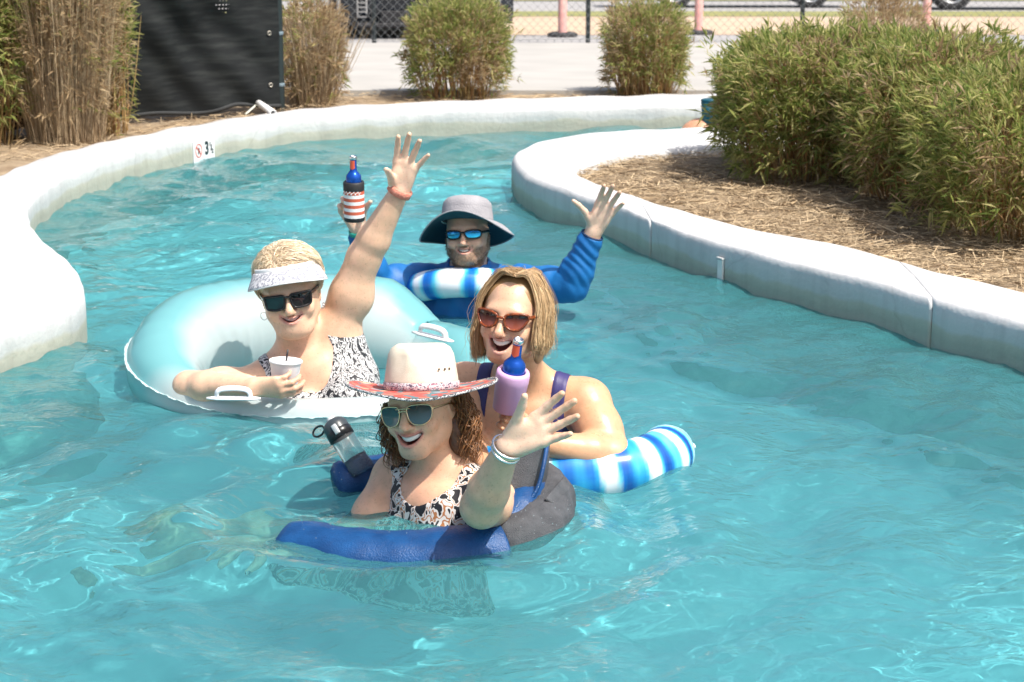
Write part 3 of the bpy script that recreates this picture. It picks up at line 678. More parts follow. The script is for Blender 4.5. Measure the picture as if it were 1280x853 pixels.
# =================================================================== PERSON in straw hat, in the blue float
def base_col(v, c, seed=1, amt=0.06):
    c = np.tile(np.asarray(c, float), (len(v), 1)); n = vnoise(v, 22, seed); n2 = vnoise(v, 70, seed + 3)
    c *= 1 + (amt * n + 0.03 * n2)[:, None]; c[:, 0] += 0.012 * n2; return c
def palm(col, v, w):                          # palms are paler and pinker than arms
    k = np.clip((0.20 - np.linalg.norm(v - w, axis=1)) / 0.05, 0, 1) * (v[:, 2] > w[2] - 0.01); col[:] = col * (1 - k[:, None]) + (col * 0.4 + np.array([0.82, 0.59, 0.46]) * 0.6) * k[:, None]
def suit_g(v, T, arms, necktop=-0.115, scoop=5.5, straps=0.085, sw=0.014, low=-0.62, armpad=0.012, scoopmax=0.11):
    L = to_local(T, 1.0, v); a = np.abs(L[:, 0])
    front = L[:, 1] < 0.02
    nl = np.where(front, necktop - scoopmax + np.minimum(scoopmax, scoop * a * a * 2.2), -0.10)
    g1 = nl - L[:, 2]; g2 = np.minimum(sw - np.abs(a - straps), 0.03 - L[:, 2] - 0.0)
    g = np.maximum(g1, g2)
    g = np.minimum(g, L[:, 2] - low)
    for seg in arms:
        for (p, q, r) in seg: g = np.minimum(g, segdist(v, p, q) - r - armpad)
    g = np.minimum(g, 0.30 - a)
    return g
def ringband(center, axis, r, w, t, m, name, parent, wav=0.0, sq=1.0):
    mb = MB(); M = zframe(center, axis)
    pr = [(r, -w / 2), (r + t, -w / 2 + t * 0.4), (r + t, w / 2 - t * 0.4), (r, w / 2), (r - 0.001, w / 2), (r - 0.001, -w / 2)]
    mb.lathe(pr, 28, 0, M, (1, sq)); return mb.build(name, m, parent)
def hoop(center, r, t, m, parent, axis=(1, 0.3, 0)):
    a = np.linspace(0, 2 * math.pi, 20, endpoint=False); M = zframe(center, axis)
    p = tx(M, np.stack([r * np.cos(a), r * np.sin(a), 0 * a], 1)); mb = MB(); mb.tube(p, t, 6, closed=True); return mb.build('earring', m, parent)

def person_straw_hat():
    H = head_frame(527, 511, 5.12, -23, -8, -11, 1.01); sc = 1.09
    nk = at(553, 585, 5.13); T = torso_frame(nk, (-0.62, -0.78, 0.12), (0.10, 0.14, 1.0), 1.05)
    S = SDF((-1.30, 4.42, -0.74), (0.18, 5.52, 0.48), 0.0040)
    torso(S, T, bust=0.075); neck(S, T, H, sc, 0.054); hd = head(S, H, sc, w=0.036, open_=0.017, smile=0.012, full=1.06)
    Ls = tx(T, (0.165, 0.012, -0.055)); Rs = tx(T, (-0.165, 0.012, -0.055))
    Le = at(602, 634, 4.77); Lw = at(634, 560, 4.66)
    Re = V(-0.43, 5.06, -0.10); Rw = V(-0.60, 4.90, -0.10)
    for a in (Ls, Rs): S.ell(a, (0.062, 0.062, 0.060), None, 0.05)
    arm(S, Ls, Le, Lw, (0.066, 0.052, 0.050, 0.031)); arm(S, Rs, Re, Rw, (0.062, 0.048, 0.046, 0.030))
    hf = at(722, 508, 4.63) - Lw
    hl = hand(S, Lw, hf, (-0.12, -1, 0.22), 'L', 1.14, spread=(9, 3, -4, -11), curl=((4, 8, 6), (3, 7, 6), (4, 8, 7), (6, 10, 8)), thumb=(30, 16, 0), tcurl=(-4, -4))
    hand(S, Rw, (-0.85, -0.25, 0.12), (0.1, -0.35, -1), 'R', 1.0, curl=((15, 15, 10),) * 4)
    # legs floating out in front, under water
    hip = tx(T, (0, 0, -0.52))
    for sx, ky, fy in ((-1, 5.27, 5.35), (1, 5.10, 5.12)):
        h0 = hip + T[:3, 0] * sx * 0.09; kn = V(-0.72, ky, -0.19); ft = V(-1.04, fy, -0.42)
        S.cone(h0, kn, 0.085, 0.056, 0.04); S.cone(kn, ft, 0.056, 0.034, 0.02); S.cone(ft, ft + V(-0.10, -0.02, 0.05), 0.034, 0.022, 0.02)
    v, f = S.mesh(2); col = base_col(v, (0.73, 0.46, 0.305))
    L, blend = paint_head(col, v, hd, (0.52, 0.16, 0.15))
    # sun-reddened chest
    LT = to_local(T, 1, v); col *= 1 - 0.13 * (np.exp(-(LT[:, 0] ** 2 + (LT[:, 2] + 0.07) ** 2) / 0.012) * (LT[:, 1] < 0))[:, None] * np.array([0.2, 1, 1])
    palm(col, v, Lw)
    body = add('person', v, f, M_skin, None, col=np.clip(col, 0.01, 0.95))
    tag(body, 'woman in straw hat and leopard swimsuit waving from blue and grey float', 'person', 'people floating in the lazy river')
    teeth(hd, body, M_teeth)
    leo = cell_print('leopard_swim_fabric', [(0.012, 0.012, 0.016), (0.66, 0.63, 0.60), (0.40, 0.16, 0.06), (0.66, 0.63, 0.60), (0.012, 0.012, 0.016)], 34, (1, 1, 0.62), thr=(0.44, 0.495, 0.53, 0.585), distort=0.6)
    arms = [[(Ls, Le, 0.062), (Le, Lw, 0.055)], [(Rs, Re, 0.060), (Re, Rw, 0.055), (Rw, Rw + V(-0.19, -0.06, 0.03), 0.085)]]
    g = suit_g(v, T, arms, necktop=-0.015, scoop=4, straps=0.098, sw=0.018, scoopmax=0.075)
    g = np.where(np.abs(L[:, 0]) < 0.09, np.minimum(g, -(L[:, 2] + 0.125)), g)
    shell('swimsuit', v, f, g, 0.004, leo, body)
    # strap ring
    rp = tx(T, (0.098, -0.062, -0.075)); ringm = mat('tan_plastic_ring', (0.55, 0.40, 0.25), 0.4)
    # sunglasses (aviators)
    lm = gradient_lens('blue_grey_lens', (0.012, 0.030, 0.036), (0.06, 0.13, 0.145), H, -0.028, 0.018)
    av = [(-0.024, 0.016), (0.0, 0.020), (0.024, 0.016), (0.029, 0.002), (0.022, -0.018), (0.004, -0.027), (-0.016, -0.022), (-0.025, -0.006)]
    sunglasses(H, sc, body, av, M_gold, lm, 0.036, -0.104, 0.0016, -0.003, gs=1.04, bridge_z=0.006, aviator=True)
    # curly brown hair
    parts = []
    Hh = SDF(H[:3, 3] - 0.2, H[:3, 3] + 0.2, 0.006); E = lambda c, r, k=0.02, op='add': Hh.ell(tx(H, np.array(c) * sc), np.array(r) * sc, H[:3, :3], k, op)
    E((0, 0.036, 0.028), (0.080, 0.084, 0.080)); E((0.072, 0.046, -0.062), (0.034, 0.046, 0.070)); E((-0.068, 0.034, -0.050), (0.016, 0.030, 0.048)); E((0, 0.078, -0.045), (0.066, 0.034, 0.072)); E((0, 0.0, 0.078), (0.074, 0.08, 0.03))
    hv, hf_ = Hh.mesh(1); ncol = hair_cols(len(hv), (0.075, 0.030, 0.014), (0.11, 0.048, 0.02), 0.2); parts.append((hv, hf_, ncol))
    n = 760; phi = np.concatenate([rng.uniform(84, 175, n // 2), rng.uniform(-178, -82, n - n // 2)]); ph = np.radians(phi)
    rr = 0.082 + rng.uniform(-0.004, 0.034, n); lenz = rng.uniform(0.11, 0.19, n) * np.where(np.abs(phi) < 100, 0.92, 1); c = 18; paths = np.zeros((n, c, 3))
    tw = rng.uniform(3, 5.5, n) * rng.choice([-1, 1], n); p0 = rng.uniform(0, 6.28, n); cr_ = rng.uniform(0.006, 0.011, n)
    for j in range(c):
        t = j / (c - 1); rad = rr + 0.022 * np.sin(t * 2.6) - 0.008 * t
        x = np.sin(ph) * rad * 0.95; y = -np.cos(ph) * rad * 1.04 + 0.016; z = 0.022 - lenz * t
        a = p0 + tw * t * 2 * math.pi * 0.6; w = cr_ * (0.25 + 0.75 * min(1, t * 2.2))
        paths[:, j] = np.stack([x + w * np.cos(a), y + w * np.sin(a), z + 0.5 * w * np.sin(a + 1)], 1)
    parts.append(strands(tx(H, paths * sc), 0.0015, 26, hair_cols(n, (0.09, 0.035, 0.014), (0.36, 0.17, 0.065), 0.15)))
    hair_obj('hair', parts, M_hair, body)
    # straw hat: tall pinched crown, woven band, printed brim with bound edge
    straw = mat('pale_straw', (0.66, 0.575, 0.45), 0.8, (0.72, 0.645, 0.52), 40, 5, bump=0.22, bscale=520)
    def floral():
        m = mat('floral_brim_cloth', (0.5, 0.08, 0.06), 0.85, bump=0.2, bscale=200); N, L_, b = nodes(m); tc = N.new('ShaderNodeTexCoord'); vo = N.new('ShaderNodeTexVoronoi'); vo.inputs['Scale'].default_value = 42; L_.new(tc.outputs['Object'], vo.inputs['Vector'])
        cr = N.new('ShaderNodeValToRGB'); cr.color_ramp.interpolation = 'CONSTANT'; e = cr.color_ramp.elements; e[0].color = (0.42, 0.085, 0.07, 1); e[1].position = 0.36; e[1].color = (0.48, 0.16, 0.12, 1)
        for p, cc in ((0.52, (0.10, 0.18, 0.20, 1)), (0.76, (0.70, 0.42, 0.26, 1)), (0.86, (0.34, 0.33, 0.36, 1)), (0.94, (0.55, 0.08, 0.06, 1))): x = e.new(p); x.color = cc
        sp = N.new('ShaderNodeSeparateColor'); L_.new(vo.outputs['Color'], sp.inputs[0]); L_.new(sp.outputs[0], cr.inputs[0]); L_.new(cr.outputs[0], b.inputs['Base Color']); return m
    bandm = cell_print('woven_band', [(0.10, 0.07, 0.11), (0.62, 0.56, 0.58), (0.40, 0.16, 0.18), (0.12, 0.08, 0.14)], 150, (1, 1, 1.6), 0.85, (0.42, 0.56, 0.64))
    edge = cell_print('bound_edge', [(0.06, 0.06, 0.07), (0.55, 0.55, 0.55)], 260, (1, 1, 1), 0.85, (0.5,))
    HT = H.copy(); HT[:3, :3] = (H[:3, :3] / np.linalg.norm(H[:3, :3], axis=0)) @ rotm(23, 0, 6); HT[:3, 3] = tx(H, (0.004, 0.006, 0.050)); scH = sc; sc = 1.045
    prof = [(0.082, -0.004), (0.096, 0.0), (0.094, 0.03), (0.089, 0.065), (0.084, 0.092), (0.076, 0.108), (0.060, 0.118), (0.036, 0.118), (0.014, 0.113), (0.0015, 0.111)]
    seg = 56; vv, ff = lathe(prof, seg); vv = np.array(vv)
    ang = np.arctan2(vv[:, 1], vv[:, 0]); top = np.clip((vv[:, 2] - 0.05) / 0.06, 0, 1)
    vv[:, 2] -= top * (0.020 * np.exp(-(vv[:, 0] / 0.022) ** 2) * np.clip(0.55 - vv[:, 1] / 0.12, 0, 1))          # crease
    dent = np.exp(-((np.abs(ang + math.pi / 2) - 0.62) / 0.28) ** 2) * np.clip(1 - np.abs(vv[:, 2] - 0.085) / 0.045, 0, 1); vv[:, :2] *= (1 - 0.13 * dent)[:, None]
    vv[:, 1] *= 1.13
    hat = add('straw_hat', tx(HT, vv * sc), ff, straw, body)
    bp = []
    nb = 12
    for i in range(nb + 1):
        r = 0.094 + 0.098 * i / nb; bp.append(r)
    def brim(r0, r1, zoff, m, name, up=1, n=10, parent=hat):
        v_ = []; f_ = []; rs = np.linspace(r0, r1, n)
        for r in rs:
            for a in np.linspace(0, 2 * math.pi, 72, endpoint=False):
                u = (r - 0.094) / 0.10; z = 0.030 * u ** 2 * (abs(math.cos(a)) ** 2) * 0.75 - 0.010 * u * (math.sin(a) ** 2) * (1 if math.sin(a) < 0 else 0.3) + 0.002 * math.sin(5 * a) * u
                v_.append((r * math.cos(a), r * math.sin(a) * 1.10, z + zoff))
        for i in range(n - 1):
            for k in range(72): k2 = (k + 1) % 72; f_.append((i * 72 + k, i * 72 + k2, (i + 1) * 72 + k2, (i + 1) * 72 + k))
        return add(name, tx(HT, np.array(v_) * sc), f_, m, parent)
    brim(0.086, 0.192, 0.0, straw, 'brim'); brim(0.097, 0.186, 0.0030, floral(), 'brim_cloth')
    a = np.linspace(0, 2 * math.pi, 72, endpoint=False); er = []
    for t in a:
        u = 1.0; er.append((0.193 * math.cos(t), 0.193 * math.sin(t) * 1.10, 0.0225 * math.cos(t) ** 2 - 0.010 * math.sin(t) ** 2 * (1 if math.sin(t) < 0 else 0.3) + 0.002 * math.sin(5 * t)))
    mb = MB(); mb.tube(tx(HT, np.array(er) * sc), 0.0034 * sc, 8, closed=True); mb.build('brim_edge', edge, hat)
    v2, f2 = lathe([(0.0965, 0.004), (0.0985, 0.006), (0.0975, 0.021), (0.0955, 0.023)], seg); v2 = np.array(v2); v2[:, 1] *= 1.13; add('hat_band', tx(HT, v2 * sc), f2, bandm, hat)
    eyel = mat('dark_eyelet', (0.05, 0.025, 0.012), 0.6)
    for dx in (0.0, 0.20, 0.38):
        t = -1.0 + dx; p = V(0.0905 * math.cos(t), 0.0905 * math.sin(t) * 1.13, 0.056); mb = MB(); mb.lathe([(0.0004, 0.0012), (0.0028, 0.0012), (0.0032, 0)], 10, 0, zframe(p, (math.cos(t), math.sin(t), 0.1))); o = mb.build('eyelet', eyel, hat)
        o.data.transform(Matrix(np.block([[HT[:3, :3] * sc, HT[:3, 3:]], [np.zeros((1, 3)), np.ones((1, 1))]]).tolist()))
    # bangles
    ax = hf
    fa = unit(Lw - Le)
    for i, (o, t) in enumerate(((-0.012, 0.0035), (-0.003, 0.0025), (0.004, 0.003))):
        ringband(Lw + fa * o, fa + V(0.15, 0, 0.05 * i), 0.0365 + 0.001 * i, 0.006, t, M_silver if i != 1 else M_gold, 'bangle', body)
    return body
P1 = person_straw_hat()

# =================================================================== PERSON with blond bob and pink bottle sleeve
def bob_hair(H, sc, body):
    parts = []
    Hh = SDF(H[:3, 3] - 0.22, H[:3, 3] + 0.22, 0.005); E = lambda c, r, k=0.02, op='add': Hh.ell(tx(H, np.array(c) * sc), np.array(r) * sc, H[:3, :3], k, op)
    E((0, 0.024, 0.040), (0.084, 0.098, 0.088)); E((0, 0.060, -0.040), (0.078, 0.052, 0.075), 0.03)
    for sx in (-1, 1): E((sx * 0.078, 0.010, -0.038), (0.017, 0.046, 0.075), 0.02)
    E((0.004, -0.100, -0.022), (0.058, 0.058, 0.088), 0.01, 'sub'); E((0, -0.03, -0.14), (0.066, 0.085, 0.080), 0.01, 'sub')
    hv, hf_ = Hh.mesh(1); parts.append((hv, hf_, hair_cols(len(hv), (0.26, 0.15, 0.065), (0.34, 0.20, 0.09), 0.05)))
    n = 5200; u = rng.uniform(0, 1, n); side = rng.choice([-1, 1], n, p=(0.45, 0.55)); lay = rng.uniform(0.0, 0.011, n)
    part_x = 0.012; phi = np.radians(52 + 124 * u ** 0.9) * side
    ro = V(0, 0, 0); P0 = np.stack([part_x + side * 0.002 + 0 * u, -0.070 + 0.135 * u, 0.112 + 0.012 * np.sin(np.pi * (u * 0.8 + 0.12))], 1)
    rx, ry = 0.086 + lay, 0.098 + lay
    def ringp(fr, z, dx=0.0): return np.stack([np.sin(phi) * (rx + dx) * fr, -np.cos(phi) * (ry + dx) * fr + 0.014, z], 1)
    j = lambda s: rng.normal(size=(n, 3)) * s
    clump = np.floor(u * 26 + side * 40); jit = np.stack([np.sin(clump * 12.9), np.sin(clump * 78.2), 0 * clump], 1) * 0.0045
    tipz = -0.098 - 0.012 * np.abs(np.sin(phi)) + rng.normal(size=n) * 0.010 + 0.02 * (np.abs(phi) > 2.4) + 0.040 * (side > 0)
    A = P0 + (ringp(0.80, 0.085 + 0 * u) - P0) * 0.62; A[:, 2] = 0.112 + lay
    paths = np.stack([P0 + j(0.001), A + j(0.0015), ringp(0.99, 0.050 + 0 * u) + j(0.0015) + jit * 0.3, ringp(1.04, -0.005 + 0 * u) + j(0.002) + jit * 0.7, ringp(1.07, -0.055 + 0 * u) + j(0.003) + jit, ringp(0.985, tipz) + j(0.004) + jit * 1.3], 1)
    parts.append(strands(tx(H, paths * sc), 0.00085, 16, hair_cols(n, (0.27, 0.155, 0.07), (0.74, 0.54, 0.31), 0.20)))
    k = rng.choice(n, 260, False); fl = paths[k] + rng.normal(size=(260, 6, 3)) * np.array([0.001, 0.003, 0.005, 0.007, 0.010, 0.015])[None, :, None] + (paths[k] - np.array([0, 0.014, 0.02])) * 0.05
    parts.append(strands(tx(H, fl * sc), 0.0005, 16, hair_cols(260, (0.34, 0.20, 0.09), (0.72, 0.52, 0.30), 0.15)))
    hair_obj('hair', parts, M_hair, body)
def person_bob():
    H = head_frame(641, 398, 5.42, -18, -9, 4, 1.02); sc = 1.06
    nk = at(654, 474, 5.55); T = torso_frame(nk, (-0.22, -0.93, -0.25), (0.02, -0.28, 1.0), 1.06)
    S = SDF((-0.45, 5.02, -0.74), (0.52, 5.98, 0.68), 0.0039)
    torso(S, T, bust=0.085, chest=(0.158, 0.11, 0.165)); neck(S, T, H, sc, 0.056); hd = head(S, H, sc, w=0.032, open_=0.025, smile=0.009, mz=-0.056, full=1.03, cheek=1.1)
    Ls = tx(T, (0.175, 0.012, -0.055)); Rs = tx(T, (-0.170, 0.012, -0.055)); Le = at(765, 570, 5.40); Lw = at(672, 553, 5.33); Re = at(583, 560, 5.52); Rw = at(600, 575, 5.30)
    for a in (Ls, Rs): S.ell(a, (0.068, 0.066, 0.066), None, 0.05)
    arm(S, Ls, Le, Lw, (0.070, 0.054, 0.052, 0.031)); arm(S, Rs, Re, Rw, (0.066, 0.05, 0.05, 0.03))
    hand(S, Lw, (-0.72, -0.05, 0.66), (0.12, -1, 0.1), 'L', 0.98, spread=(8, 2, -3, -8), curl=((28, 50, 40),) * 4, thumb=(45, 40, 0), tcurl=(-10, -10))
    hand(S, Rw, (0.5, -0.75, 0.0), (0, 0.2, -1), 'R', 1.0, curl=((15, 20, 15),) * 4)
    hip = tx(T, (0, 0, -0.52))
    for sx in (-1, 1): S.cone(hip + T[:3, 0] * sx * 0.09, hip + V(sx * 0.10, 0.10, -0.30), 0.09, 0.06, 0.04)
    v, f = S.mesh(2); col = base_col(v, (0.64, 0.36, 0.21), 4)
    L, blend = paint_head(col, v, hd, (0.52, 0.24, 0.19))
    col = np.where((L[:, 2] > -0.10)[:, None] & (np.abs(L) < 0.14).all(1)[:, None], col * np.array([1.05, 1.16, 1.32]), col)
    body = add('person', v, f, M_wet, None, col=np.clip(col, 0.01, 0.95))
    tag(body, 'laughing woman with blond bob and navy swimsuit leaning on striped tube', 'person', 'people floating in the lazy river')
    teeth(hd, body, M_teeth)
    navy = mat('navy_swim_fabric', (0.014, 0.018, 0.075), 0.5, (0.05, 0.04, 0.16), 14, 3, bump=0.1, bscale=300)
    g = suit_g(v, T, [[(Ls, Le, 0.071), (Le, Lw, 0.06), (Lw, Lw + unit(Lw - Le) * 0.18, 0.07)], [(Rs, Re, 0.068), (Re, Rw, 0.06), (Rw, Rw + V(0.09, -0.14, 0), 0.07)]], necktop=-0.05, scoop=6, straps=0.105, sw=0.019, scoopmax=0.15); g = np.where(np.abs(L[:, 0]) < 0.09, np.minimum(g, -(L[:, 2] + 0.125)), g)
    shell('swimsuit', v, f, g, 0.0045, navy, body)
    lm = gradient_lens('amber_lens', (0.035, 0.008, 0.010), (0.34, 0.085, 0.05), H, -0.022, 0.012)
    cat = [(-0.024, 0.010), (-0.010, 0.018), (0.012, 0.020), (0.030, 0.017), (0.026, 0.000), (0.014, -0.017), (-0.006, -0.020), (-0.021, -0.010)]
    sunglasses(H, sc, body, cat, M_tort, lm, 0.034, -0.106, 0.0036, 0.001, gs=1.06, bridge_z=0.006, temple_z=0.014)
    bob_hair(H, sc, body)
    hoop(tx(H, np.array((0.082, 0.010, -0.052)) * sc), 0.011, 0.0014, M_silver, body, H[:3, 0] + 0.5 * H[:3, 1])
    fa = unit(Lw - Le); ringband(Lw - fa * 0.015, fa, 0.038, 0.012, 0.004, mat('grey_watch', (0.25, 0.27, 0.28), 0.4), 'watch', body)
    return body
P2 = person_bob()

# =================================================================== PERSON with white visor in the ring lounge
def person_visor():
    H = head_frame(363, 369, 6.27, 2, -3, -9, 1.08); sc = 1.08
    nk = at(372, 433, 6.34); T = torso_frame(nk, (0.16, -0.92, 0.10), (-0.42, 0.16, 0.9), 1.06)
    S = SDF((-1.18, 5.74, -0.64), (-0.14, 6.74, 0.94), 0.0042)
    torso(S, T, bust=0.092, chest=(0.165, 0.115, 0.17), belly=(0.17, 0.14, 0.17)); neck(S, T, H, sc, 0.060); hd = head(S, H, sc, w=0.033, open_=0.008, smile=0.014, mz=-0.058, full=1.10, cheek=1.15)
    S.ell(tx(H, np.array((0, -0.035, -0.10)) * sc), np.array((0.05, 0.035, 0.026)) * sc, H[:3, :3], 0.03)
    Ls = at(421, 412, 6.37); Rs = tx(T, (-0.165, 0.0, -0.06)); Le = at(455, 322, 6.34); Lw = at(499, 240, 6.30); Re = at(236, 484, 6.16); Rw = at(316, 484, 5.99)
    S.ell(Rs, (0.068, 0.068, 0.066), None, 0.05); S.cone(tx(T, (0.09, 0.012, -0.06)), Ls, 0.07, 0.072, 0.05); S.cone(tx(T, (0.12, 0.01, -0.16)), Ls, 0.075, 0.06, 0.05)
    arm(S, Ls, Le, Lw, (0.072, 0.055, 0.052, 0.031)); arm(S, Rs, Re, Rw, (0.068, 0.050, 0.050, 0.030))
    S.ell(Le * 0.55 + Ls * 0.45 + V(0.02, 0, -0.02), (0.045, 0.045, 0.06), None, 0.04)
    hand(S, Lw, at(517, 160, 6.26) - Lw, (0.05, -1, 0.15), 'L', 1.10, spread=(7, 0, -9, -26), curl=((6, 8, 8), (4, 8, 8), (5, 8, 8), (8, 8, 8)), thumb=(20, 42, 0), tcurl=(-4, -6))
    hand(S, Rw, (0.97, -0.20, 0.02), (0.15, 0.95, 0.30), 'L', 0.98, spread=(5, 2, -1, -4), curl=((22, 34, 30), (22, 34, 30), (22, 34, 30), (24, 36, 30)), thumb=(40, 50, 0), tcurl=(10, 10))
    hip = tx(T, (0, 0, -0.50))
    for sx in (-1, 1): S.cone(hip + T[:3, 0] * sx * 0.09, V(-0.26 + sx * 0.05, 6.15 + sx * 0.06, -0.50), 0.09, 0.07, 0.04)
    v, f = S.mesh(2); col = base_col(v, (0.735, 0.485, 0.335), 6)
    L, blend = paint_head(col, v, hd, (0.55, 0.22, 0.20))
    LT = to_local(T, 1, v); w = np.exp(-(LT[:, 0] ** 2 / 0.010 + (LT[:, 2] + 0.09) ** 2 / 0.012)) * (LT[:, 1] < 0); col *= 1 - 0.22 * w[:, None] * np.array([0.15, 1, 1.1])   # sun-tanned chest
    palm(col, v, Lw)
    body = add('person', v, f, M_skin, None, col=np.clip(col, 0.01, 0.95))
    tag(body, 'woman in white visor with one arm raised lounging in pale teal ring', 'person', 'people floating in the lazy river')
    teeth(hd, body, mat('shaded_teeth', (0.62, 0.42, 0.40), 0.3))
    bw = cell_print('black_white_swim_fabric', [(0.02, 0.022, 0.026), (0.62, 0.62, 0.62), (0.02, 0.022, 0.026), (0.60, 0.60, 0.60), (0.02, 0.02, 0.025)], 62, (1.0, 1.0, 0.42), thr=(0.40, 0.455, 0.50, 0.575), distort=1.0)
    g = suit_g(v, T, [[(Ls, Le, 0.075)], [(Rs, Re, 0.070), (Re, Rw, 0.055), (Rw, Rw + V(0.18, 0.0, 0), 0.085)]], necktop=-0.03, scoop=5, straps=0.112, sw=0.015, scoopmax=0.12, armpad=0.010); g = np.where(np.abs(L[:, 0]) < 0.09, np.minimum(g, -(L[:, 2] + 0.13)), g)
    shell('swimsuit', v, f, g, 0.0045, bw, body)
    sq = [(-0.025, 0.016), (0.0, 0.018), (0.027, 0.017), (0.028, 0.004), (0.024, -0.018), (0.004, -0.023), (-0.018, -0.021), (-0.025, -0.006)]
    sunglasses(H, sc, body, sq, M_blackplastic, M_darklens, 0.035, -0.106, 0.0036, 0.0, bridge_z=0.010, temple_z=0.012)
    # short fluffy pale blond hair
    parts = []; Hh = SDF(H[:3, 3] - 0.18, H[:3, 3] + 0.18, 0.005); E = lambda c, r, k=0.02, op='add': Hh.ell(tx(H, np.array(c) * sc), np.array(r) * sc, H[:3, :3], k, op)
    E((0, 0.026, 0.054), (0.089, 0.100, 0.094)); E((0.0, 0.05, -0.02), (0.078, 0.060, 0.065)); E((0, -0.105, -0.02), (0.066, 0.066, 0.085), 0.01, 'sub'); E((0, -0.03, -0.12), (0.08, 0.09, 0.085), 0.01, 'sub')
    hv, hf_ = Hh.mesh(1); parts.append((hv, hf_, hair_cols(len(hv), (0.58, 0.44, 0.28), (0.66, 0.52, 0.35), 0.06)))
    n = 7500; d = rng.normal(size=(n, 3)); d /= np.linalg.norm(d, axis=1)[:, None]; d = d[(d[:, 2] > -0.55) & ((d[:, 1] > -0.45) | (d[:, 2] > 0.55))]; n = len(d)
    root = d * np.array([0.084, 0.096, 0.090]) + np.array([0, 0.026, 0.054])
    sw = np.stack([1.3 * d[:, 0] + 0.45, 0.55 + 0 * d[:, 1], -0.85 + 0.5 * d[:, 2]], 1) + 0.28 * rng.normal(size=(n, 3)) + 0.16 * np.stack([vnoise(d, 4, 71), vnoise(d, 4, 72), vnoise(d, 4, 73)], 1)
    sw -= d * (sw * d).sum(1)[:, None]; sw /= np.linalg.norm(sw, axis=1)[:, None] + 1e-9
    ln = rng.uniform(0.040, 0.085, n)[:, None]; lf = (0.009 + 0.010 * np.clip(1 + vnoise(d, 6, 74), 0, 2) * 0.7)[:, None]; curv = 5.5
    paths = np.stack([root, root + sw * ln * 0.33 + d * (lf * 0.8 - curv * 0.2 * ln ** 2 * 0.1), root + sw * ln * 0.66 + d * (lf - curv * ln ** 2 * 0.44), root + sw * ln + d * (lf * 0.6 - curv * ln ** 2)], 1)
    parts.append(strands(tx(H, paths * sc), 0.0008, 9, hair_cols(n, (0.62, 0.47, 0.29), (0.92, 0.81, 0.64), 0.09)))
    hair_obj('hair', parts, M_hair, body)
    # visor: white band and stitched grey-white peak
    white = mat('white_band_cloth', (0.78, 0.78, 0.78), 0.8, bump=0.2, bscale=200); weave = cell_print('grey_white_weave', [(0.26, 0.27, 0.31), (0.58, 0.58, 0.60)], 150, (1, 1, 0.15), 0.8, (0.49,))
    HV = H.copy(); HV[:3, :3] = H[:3, :3] @ rotm(0, -4, 0); HV[:3, 3] = tx(H, (0, 0.012, 0.070)); HV[:3, :3] *= 0.95
    vis = MB(); a0 = np.radians(np.linspace(-168, 168, 60)); band = []
    v_ = []; f_ = []
    for t in a0:
        for rr, z in ((1.0, -0.006), (1.012, 0.008), (1.0, 0.026), (0.985, 0.030)): v_.append((math.sin(t) * 0.092 * rr, -math.cos(t) * 0.109 * rr, z))
    for i in range(59):
        for k in range(3): q = 4 * i + k; f_.append((q, q + 4, q + 5, q + 1))
    visor = add('sun_visor', tx(HV, np.array(v_) * sc), f_, white, body); sm = visor.modifiers.new('thickness', 'SOLIDIFY'); sm.thickness = 0.0025
    v_ = []; f_ = []; n = 12
    A = np.radians(np.linspace(-96, 96, 49))
    for i in range(n):
        u = i / (n - 1)
        for t in A:
            ext = 0.058 * math.cos(t * 0.92) ** 0.8 * u if abs(t) < 1.69 else 0.0
            r = 1.0; x = math.sin(t) * (0.094 + ext * 0.42 * abs(math.sin(t)) + 0.014 * u); y = -math.cos(t) * 0.111 - ext * (0.62 + 0.2 * math.cos(t)); z = 0.016 - 0.034 * u ** 1.1 - 0.016 * u * math.sin(t) ** 2
            v_.append((x, y, z))
    m_ = len(A)
    for i in range(n - 1):
        for k in range(m_ - 1): q = i * m_ + k; f_.append((q, q + 1, q + m_ + 1, q + m_))
    pk = add('peak', tx(HV, np.array(v_) * sc), f_, weave, visor); sm = pk.modifiers.new('thickness', 'SOLIDIFY'); sm.thickness = 0.003
    mb = MB(); mb.tube(tx(HV, np.array(v_[-m_:]) * sc), 0.0030, 6); mb.build('peak_edge', white, visor)
    hoop(tx(H, np.array((-0.084, 0.012, -0.052)) * sc), 0.013, 0.0013, M_silver, body, (0.5, 1, 0)); hoop(tx(H, np.array((0.084, 0.012, -0.050)) * sc), 0.010, 0.0012, M_silver, body, (1, 0.4, 0))
    coral = mat('coral_band', (0.62, 0.19, 0.13), 0.7, (0.72, 0.30, 0.22), 120, 3, bump=0.6, bscale=120); fa = unit(Lw - Le); ringband(Lw + fa * 0.004, fa, 0.0355, 0.026, 0.005, coral, 'wristband', body)
    return body, Rw
P3, P3_wrist = person_visor()

